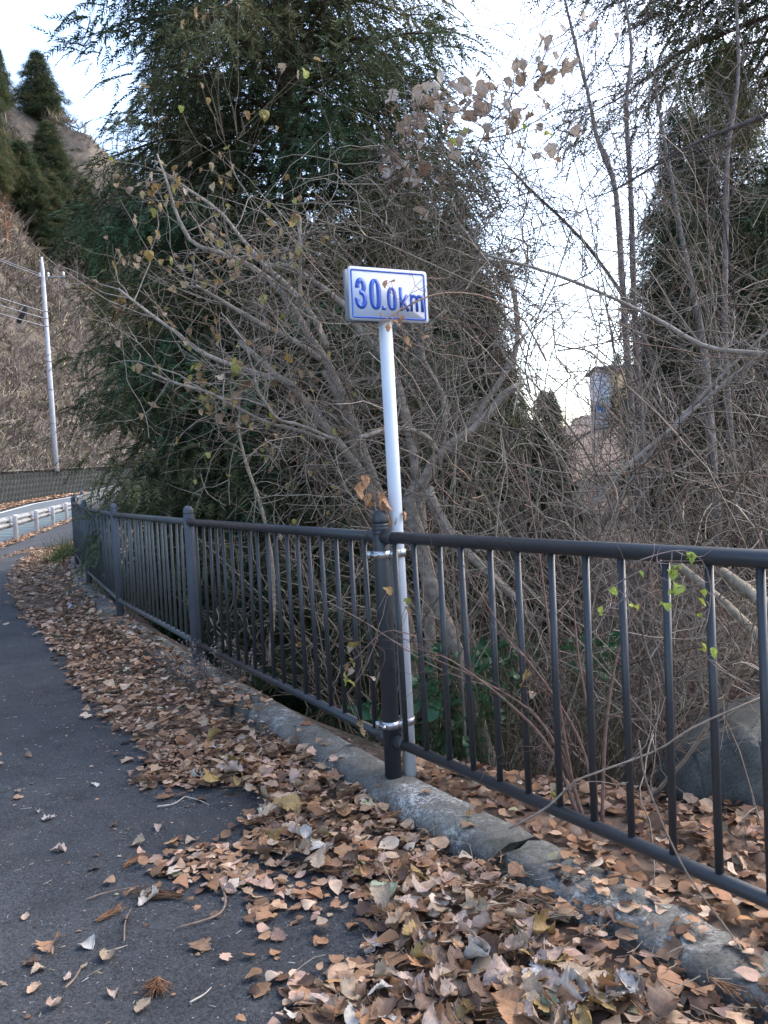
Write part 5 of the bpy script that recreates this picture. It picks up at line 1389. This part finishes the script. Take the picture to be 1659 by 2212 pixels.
sprig('reddish_shrub', 'leafless reddish-brown shrub growing up through the near railing', 'shrub',
      [[(1270, 1800), (1235, 1680), (1205, 1500), (1185, 1350), (1165, 1200), (1145, 1080), (1130, 980)], [(1275, 1810), (1215, 1640), (1150, 1540), (1040, 1470), (930, 1420)], [(1290, 1800), (1260, 1620), (1180, 1480), (1080, 1350), (1000, 1220)], [(1290, 1800), (1280, 1600), (1250, 1420), (1235, 1260)], [(1300, 1790), (1310, 1560), (1345, 1380), (1420, 1250)], [(1255, 1780), (1190, 1620), (1100, 1520), (980, 1430), (900, 1400)]],
      (0.17, 0.105, 0.08), HM[2:4], [(1140, 1480), (1150, 1500), (1135, 1465), (1200, 1720), (1195, 1700)], 0.055, 2.85, 3.0, (0.0075, 0.0018), 11, 0.30, 7, 1)
sprig('bramble_cane', 'thin brown stem with shrivelled brown leaves crossing the charcoal post', 'bramble', [[(712, 1302), (790, 1345), (850, 1385), (920, 1430), (1000, 1465), (1090, 1490)], [(740, 1440), (770, 1420), (815, 1375), (850, 1362), (905, 1375)], [(750, 1500), (790, 1440), (815, 1375)]],
      (0.24, 0.16, 0.13), HM[2:4], [(765, 1395), (757, 1400), (752, 1440), (755, 1455), (748, 1465), (758, 1475), (760, 1430), (805, 1465), (838, 1275), (880, 1300), (782, 1580), (780, 1565), (880, 1320)], 0.048, 3.55, 3.5, (0.0024, 0.0016), 4, 0.25, 9)
sprig('fallen_cane', 'wavy grey cane leaning over the bottom rail at right', 'branch', [[(1100, 1790), (1180, 1745), (1240, 1690), (1300, 1665), (1420, 1620), (1500, 1570), (1659, 1500)], [(1659, 2140), (1580, 2020), (1480, 1880), (1400, 1700), (1380, 1600)]], (0.24, 0.19, 0.15), HM[:1], [], 0.05, 2.35, 2.2, (0.0032, 0.0026), 3, 0.3, 11)
# ivy on the bank
ivy = empty('ivy', at(1000, 1560, 5.0), 'patch of dark green ivy leaves low behind the charcoal railing', 'ivy')
P = []
for (a0, a1, b0, b1, n) in ((880, 1060, 1400, 1640, 150), (1010, 1130, 1380, 1560, 60), (1230, 1340, 1370, 1470, 50), (740, 860, 1520, 1640, 34)):
    for _ in range(n): P.append(at(r.uniform(a0, a1), r.uniform(b0, b1), r.uniform(4.4, 5.6)))
P = np.array(P); P = P[fsd(P[:, 0], P[:, 1]) > 0.2]
g0 = P.copy(); g0[:, :2] += r.normal(0, 0.06, (len(P), 2)); g0[:, 2] = np.minimum(soil_z(g0[:, 0], g0[:, 1]), P[:, 2] - 0.05)
Q = g0[:, None] + (P - g0)[:, None] * np.linspace(0, 1, 5)[None, :, None]; Q[:, 1:-1] += r.normal(0, 0.02, (len(P), 3, 3))
V, F = tubes(Q, np.full((len(P), 5), 0.002), 3, False); Geo().add(V, F, np.array((0.08, 0.09, 0.04))).obj('stems', TWIG, ivy)['kind'] = 'stuff'
hang(ivy, IM, P, 0.092, r, droop=False)

# ------------------------------------------------------------------ boulder
bc = at(1560, 1660, 3.85)
bm = bmesh.new()
for q in ((1418, 1650, 3.75), (1425, 1745, 3.60), (1440, 1640, 4.3), (1545, 1530, 3.95), (1560, 1515, 4.4), (1500, 1625, 3.55), (1535, 1760, 3.45), (1660, 1505, 3.9), (1760, 1560, 3.9), (1800, 1760, 3.6), (1680, 1770, 3.35), (1780, 1600, 4.6), (1480, 1790, 4.4), (1640, 1590, 3.45), (1500, 1840, 3.6), (1700, 1860, 3.6), (1600, 1520, 4.9)):
    bm.verts.new(at(*q))
bmesh.ops.convex_hull(bm, input=bm.verts[:])
bmesh.ops.delete(bm, geom=[v for v in bm.verts if not v.link_faces], context='VERTS')
bmesh.ops.bevel(bm, geom=bm.edges[:], offset=0.018, segments=2, affect='EDGES')
bmesh.ops.triangulate(bm, faces=bm.faces[:]); bmesh.ops.subdivide_edges(bm, edges=bm.edges[:], cuts=2, use_grid_fill=True); bmesh.ops.triangulate(bm, faces=bm.faces[:])
bm.normal_update(); bm.verts.index_update()
V = np.array([v.co[:] for v in bm.verts]); Nv = np.array([v.normal[:] for v in bm.verts])
V = V + Nv * (0.030 * vnoise(V[:, 0] * 1.3 + V[:, 2], V[:, 1] + V[:, 2] * 1.7, 0.11) + 0.012 * vnoise(V[:, 0] + V[:, 2] * 2, V[:, 1] - V[:, 2], 0.035))[:, None]
F = [[v.index for v in f.verts] for f in bm.faces]; bm.free()
tag(obj('boulder', V, F, ROCK, origin=bc), 'grey-green angular boulder behind the railing at the right edge', 'boulder')

# ------------------------------------------------------------------ small plants on the path side
def blades(name, label, cat, c, n, L, spread, col, seed, wid=0.004, K=6, up=0.0):
    rr = np.random.default_rng(seed); S = np.array(c) + rr.normal(0, spread, (n, 3)) * (1, 1, 0)
    D = rr.normal(0, 0.38, (n, 3)) + (0, 0, 1); P = walk(S, D, L * rr.uniform(0.4, 1.2, n), K, 0.10, -0.10 + up, rr)
    V, F = tubes(P, wid * np.linspace(1, 0.15, K)[None] * np.ones((n, 1)), 3, False)
    cc = np.array(col)[rr.integers(0, len(col), n)] * rr.uniform(0.7, 1.3, (n, 1))
    e = empty(name, c, label, cat); o = Geo().add(V, F, np.repeat(cc, K * 3, 0)).obj('blades', GRASSM, e); o['kind'] = 'stuff'; return e
c = on(160, 1222, 0.03)
blades('grass_tuft', 'green grass tuft growing at the foot of the far railing', 'grass', (c[0], c[1], float(path_z(c[:1], c[1:2])[0])), 420, 0.55, 0.22, [(0.10, 0.17, 0.04), (0.15, 0.22, 0.06), (0.22, 0.22, 0.09)], 5, 0.007)
for (a, b, lb, sd_) in ((262, 1345, 'dry straw stalks leaning on the second grey-blue post', 6), (225, 1300, 'dry straw grass between the far grey-blue posts', 7)):
    c = on(a, b, 0.05); blades('dry_grass', lb, 'grass', c, 26, 0.45, 0.07, [(0.38, 0.33, 0.22), (0.30, 0.25, 0.17), (0.15, 0.16, 0.07)], sd_, 0.004, up=0.06)
c = on(345, 1410, 0.03); blades('grass_tuft', 'small bright green seedling in the drift beside the grey-blue post', 'grass', c, 30, 0.12, 0.04, [(0.16, 0.30, 0.05)], 8, 0.005)
for (a, b, lb, sd_) in ((995, 1815, 'single green grass blades sprouting at the kerb edge', 9),):
    c = on(a, b, 0.04); blades('grass_tuft', lb, 'grass', c, 6, 0.15, 0.02, [(0.22, 0.34, 0.08)], sd_, 0.004, up=0.05)
# withered grey weed at the foot of the first grey-blue post
rr = np.random.default_rng(14); c = on(480, 1475, 0.06); weed = empty('withered_weed', c, 'withered grey weed with fuzzy seed heads at the grey-blue post foot', 'weed')
n = 46; S = np.array(c) + rr.normal(0, 0.13, (n, 3)) * (1.3, 1, 0); D = rr.normal(0, 0.5, (n, 3)) + (0, 0, 1.0)
P = walk(S, D, rr.uniform(0.15, 0.36, n), 7, 0.16, 0, rr); G = Geo()
V, F = tubes(P, np.full((n, 7), 0.0022), 3, False); G.add(V, F, np.array((0.13, 0.11, 0.10)))
Qw = branches_from(G, list(P), 8, 0.09, 0.0013, rr, 0.3, col=(0.14, 0.12, 0.11)); G.obj('stems', TWIG, weed)['kind'] = 'stuff'
G = Geo(); E = np.array([q[-1] for q in Qw] + [q[4] for q in Qw]); scatter(G, E, rr.uniform(0.010, 0.024, len(E)), 1.0, rr, np.array([(0.22, 0.19, 0.17), (0.30, 0.27, 0.24)]), np.array([.6, .4])); G.obj('seed_heads', LITTER, weed)['kind'] = 'stuff'

# ------------------------------------------------------------------ odds and ends on the asphalt
PLA = mat_simple('white_plastic', (0.72, 0.74, 0.78), 0.45, 0, 0.06)
rr = np.random.default_rng(15)
def scrap(px, py, L, W, label, spin):
    c = on(px, py, 0.06); nx, ny = 12, 6; V = []
    for i in range(nx):
        for j in range(ny):
            u, v = (i / (nx - 1) - .5) * L, (j / (ny - 1) - .5) * W * (0.6 + 0.4 * math.sin(i * 1.3) ** 2)
            V.append((c[0] + u * math.cos(spin) - v * math.sin(spin), c[1] + u * math.sin(spin) + v * math.cos(spin), c[2] + 0.02 + 0.02 * rr.normal()))
    i = np.arange(nx * ny).reshape(nx, ny); Q = np.stack([i[:-1, :-1], i[1:, :-1], i[1:, 1:], i[:-1, 1:]], -1).reshape(-1, 4)
    return tag(obj('plastic_scrap', V, [Q], PLA, origin=c), label, 'litter')
scrap(170, 1310, 0.30, 0.11, 'crumpled white plastic scrap on the leaf drift beside the far railing', 0.6)
scrap(150, 1286, 0.13, 0.08, 'smaller greyish white scrap just behind the crumpled plastic', 1.5)
def twig_on(pts, rad, label, col=(0.22, 0.16, 0.12), name='fallen_twig'):
    P = spline([on(a, b, 0.012) for a, b in pts], 16); P[:, 2] += path_z(P[:, 0], P[:, 1])
    V, F = tubes(P, np.linspace(rad, rad * .5, 16)[None], 6); o = Geo().add(V, F, np.array(col)).obj(name, TWIG, origin=P[0], smooth=True)
    return tag(o, label, 'twig', 'twigs fallen on the asphalt')
twig_on([(462, 1882), (480, 1915), (487, 1945), (475, 1970), (440, 1985), (385, 2000)], .0055, 'curved bare twig bent like a hook on the asphalt')
twig_on([(185, 1940), (230, 1925), (300, 1912)], .003, 'thin straight twig pointing at the brown cedar sprig')
twig_on([(340, 1744), (375, 1738), (400, 1722)], .004, 'pale straw stick above the asphalt bay', (0.45, 0.40, 0.33))
twig_on([(400, 1722), (430, 1730), (452, 1740)], .0025, 'second pale straw stick meeting the first', (0.42, 0.37, 0.30))
twig_on([(268, 2030), (270, 1990), (282, 1960)], .003, 'short upright twig below the brown sprig')
twig_on([(215, 2056), (250, 2046), (275, 2038)], .0025, 'pale thin stalk lying left of the dark leaf', (0.40, 0.36, 0.28))
twig_on([(410, 2162), (440, 2145), (456, 2130)], .003, 'pale straw stick beside the fan of brown needles', (0.45, 0.40, 0.32))
twig_on([(140, 2130), (160, 2110), (175, 2085)], .004, 'small brown twig near the bottom left corner')
def cedar_sprig(px, py, L, spin, n, fan_, label, seed):
    rr = np.random.default_rng(seed); c = on(px, py, 0.008); c[2] += float(path_z(c[:1], c[1:2])[0])
    t = rr.uniform(0, 1, n); ax = np.array((math.cos(spin), math.sin(spin), 0)); sdv = np.array((-ax[1], ax[0], 0))
    S = c + ax * (t * L * 0.5)[:, None] + rr.normal(0, 0.003, (n, 3)); S[:, 2] = c[2] + rr.uniform(0, 0.012, n)
    D = ax + sdv * rr.normal(0, fan_, (n, 1)) + (0, 0, 0.12); P = walk(S, D, L * rr.uniform(0.3, 0.6, n), 5, 0.06, -0.02, rr)
    P[..., 2] = np.maximum(P[..., 2], c[2] - 0.004)
    V, F = tubes(P, np.full((n, 5), 0.0018) * np.linspace(1.3, .5, 5), 3, False); cc = np.array((0.19, 0.10, 0.055)) * rr.uniform(0.6, 1.4, (n, 1))
    return tag(Geo().add(V, F, np.repeat(cc, 15, 0)).obj('cedar_sprig', TWIG, origin=c), label, 'sprig', 'brown cedar sprigs on the asphalt')
cedar_sprig(345, 2110, 0.10, -1.45, 110, 0.55, 'fan of brown cedar needles at the bottom of the picture', 1)
cedar_sprig(395, 1938, 0.20, 2.9, 90, 0.14, 'long brown cedar sprig on the asphalt beside the grey curled leaf', 2)
cedar_sprig(385, 1690, 0.26, 3.0, 90, 0.16, 'brown cedar sprig at the tip of the drift tongue', 3)
cedar_sprig(690, 1880, 0.20, -0.4, 70, 0.2, 'brown cedar sprig trailing out of the drift into the bay', 4)
cedar_sprig(205, 1990, 0.12, 0.9, 40, 0.15, 'small dark cedar sprig left of the hooked twig', 5)
cedar_sprig(265, 1875, 0.14, 1.0, 34, 0.1, 'slim brown cedar sprig in the middle of the asphalt', 6)

# ------------------------------------------------------------------ far house glimpsed through the thicket
HP = at(1308, 862, 46.0); 
hs_e = empty('house', (HP[0], HP[1], HP[2] - 3.0), 'far pale house with an orange-tan wall glimpsed through the thicket', 'house')
Wm = mat_simple('pale_house_wall', (0.62, 0.63, 0.66), 0.8); Tm = mat_simple('painted_sunlight_house_wall', (0.78, 0.50, 0.24), 0.8); Rm = mat_simple('blue_roof', (0.06, 0.22, 0.50), 0.5)  # orange-tan base colour of the wider wall stands in for sunlight on it
b0 = HP + (0, 0, -3.0)
V, F = box(b0 + (-0.12, 0.5, 2.2), (0.45, 3, 5.0)); obj('wall', V, F, Wm, hs_e)
V, F = box(b0 + (1.15, 0, 2.2), (2.1, 3, 4.8)); obj('wall', V, F, Tm, hs_e)
V = np.array([b0 + q for q in ((-0.5, -1.6, 4.62), (2.4, -1.6, 4.62), (2.4, 0.2, 4.85), (-0.5, 0.2, 4.85), (-0.5, 2.3, 4.62), (2.4, 2.3, 4.62))]); 
o = obj('roof', np.vstack([V, V - (0, 0, .12)]), [(0, 1, 2, 3), (3, 2, 5, 4), (7, 6, 9, 8), (8, 9, 10, 11), (0, 3, 9, 6), (3, 4, 10, 9), (1, 7, 8, 2), (2, 8, 11, 5), (0, 6, 7, 1), (4, 5, 11, 10)], mat_simple('grey_roof', (0.2, 0.2, 0.22), 0.7), hs_e)
for dx in (0.7, 1.6):
    V, F = box(b0 + (dx, -1.53, 2.4), (0.5, 0.08, 0.7)); w_ = obj('window', V, F, STEEL_DULL, hs_e)
    V, F = box(b0 + (dx, -1.575, 2.4), (0.42, 0.02, 0.6)); obj('pane', V, F, mat_simple('window_glass', (0.1, 0.12, 0.14), 0.1), w_)
tp = at(1303, 884, 30.0); nx = 8; V = []
for i in range(nx):
    for j in range(4): V.append(tp + ((i / 7 - .5) * 0.45, j * 0.15, 0.16 - j * 0.06 + 0.05 * math.sin(i * 1.7 + j)))
i = np.arange(nx * 4).reshape(nx, 4); Qf = np.stack([i[:-1, :-1], i[1:, :-1], i[1:, 1:], i[:-1, 1:]], -1).reshape(-1, 4); 
V = np.array(V); n = len(V); V2 = V.copy(); V2[:, 2] = tp[2] - 0.05
skirt = [(int(i[k, 0]), int(i[k + 1, 0]), int(i[k + 1, 0]) + n, int(i[k, 0]) + n) for k in range(7)]
tag(obj('blue_tarpaulin', np.vstack([V, V2]), [Qf, np.array(skirt)], Rm, origin=tp), 'small bright blue tarpaulin far behind the thicket', 'tarpaulin')
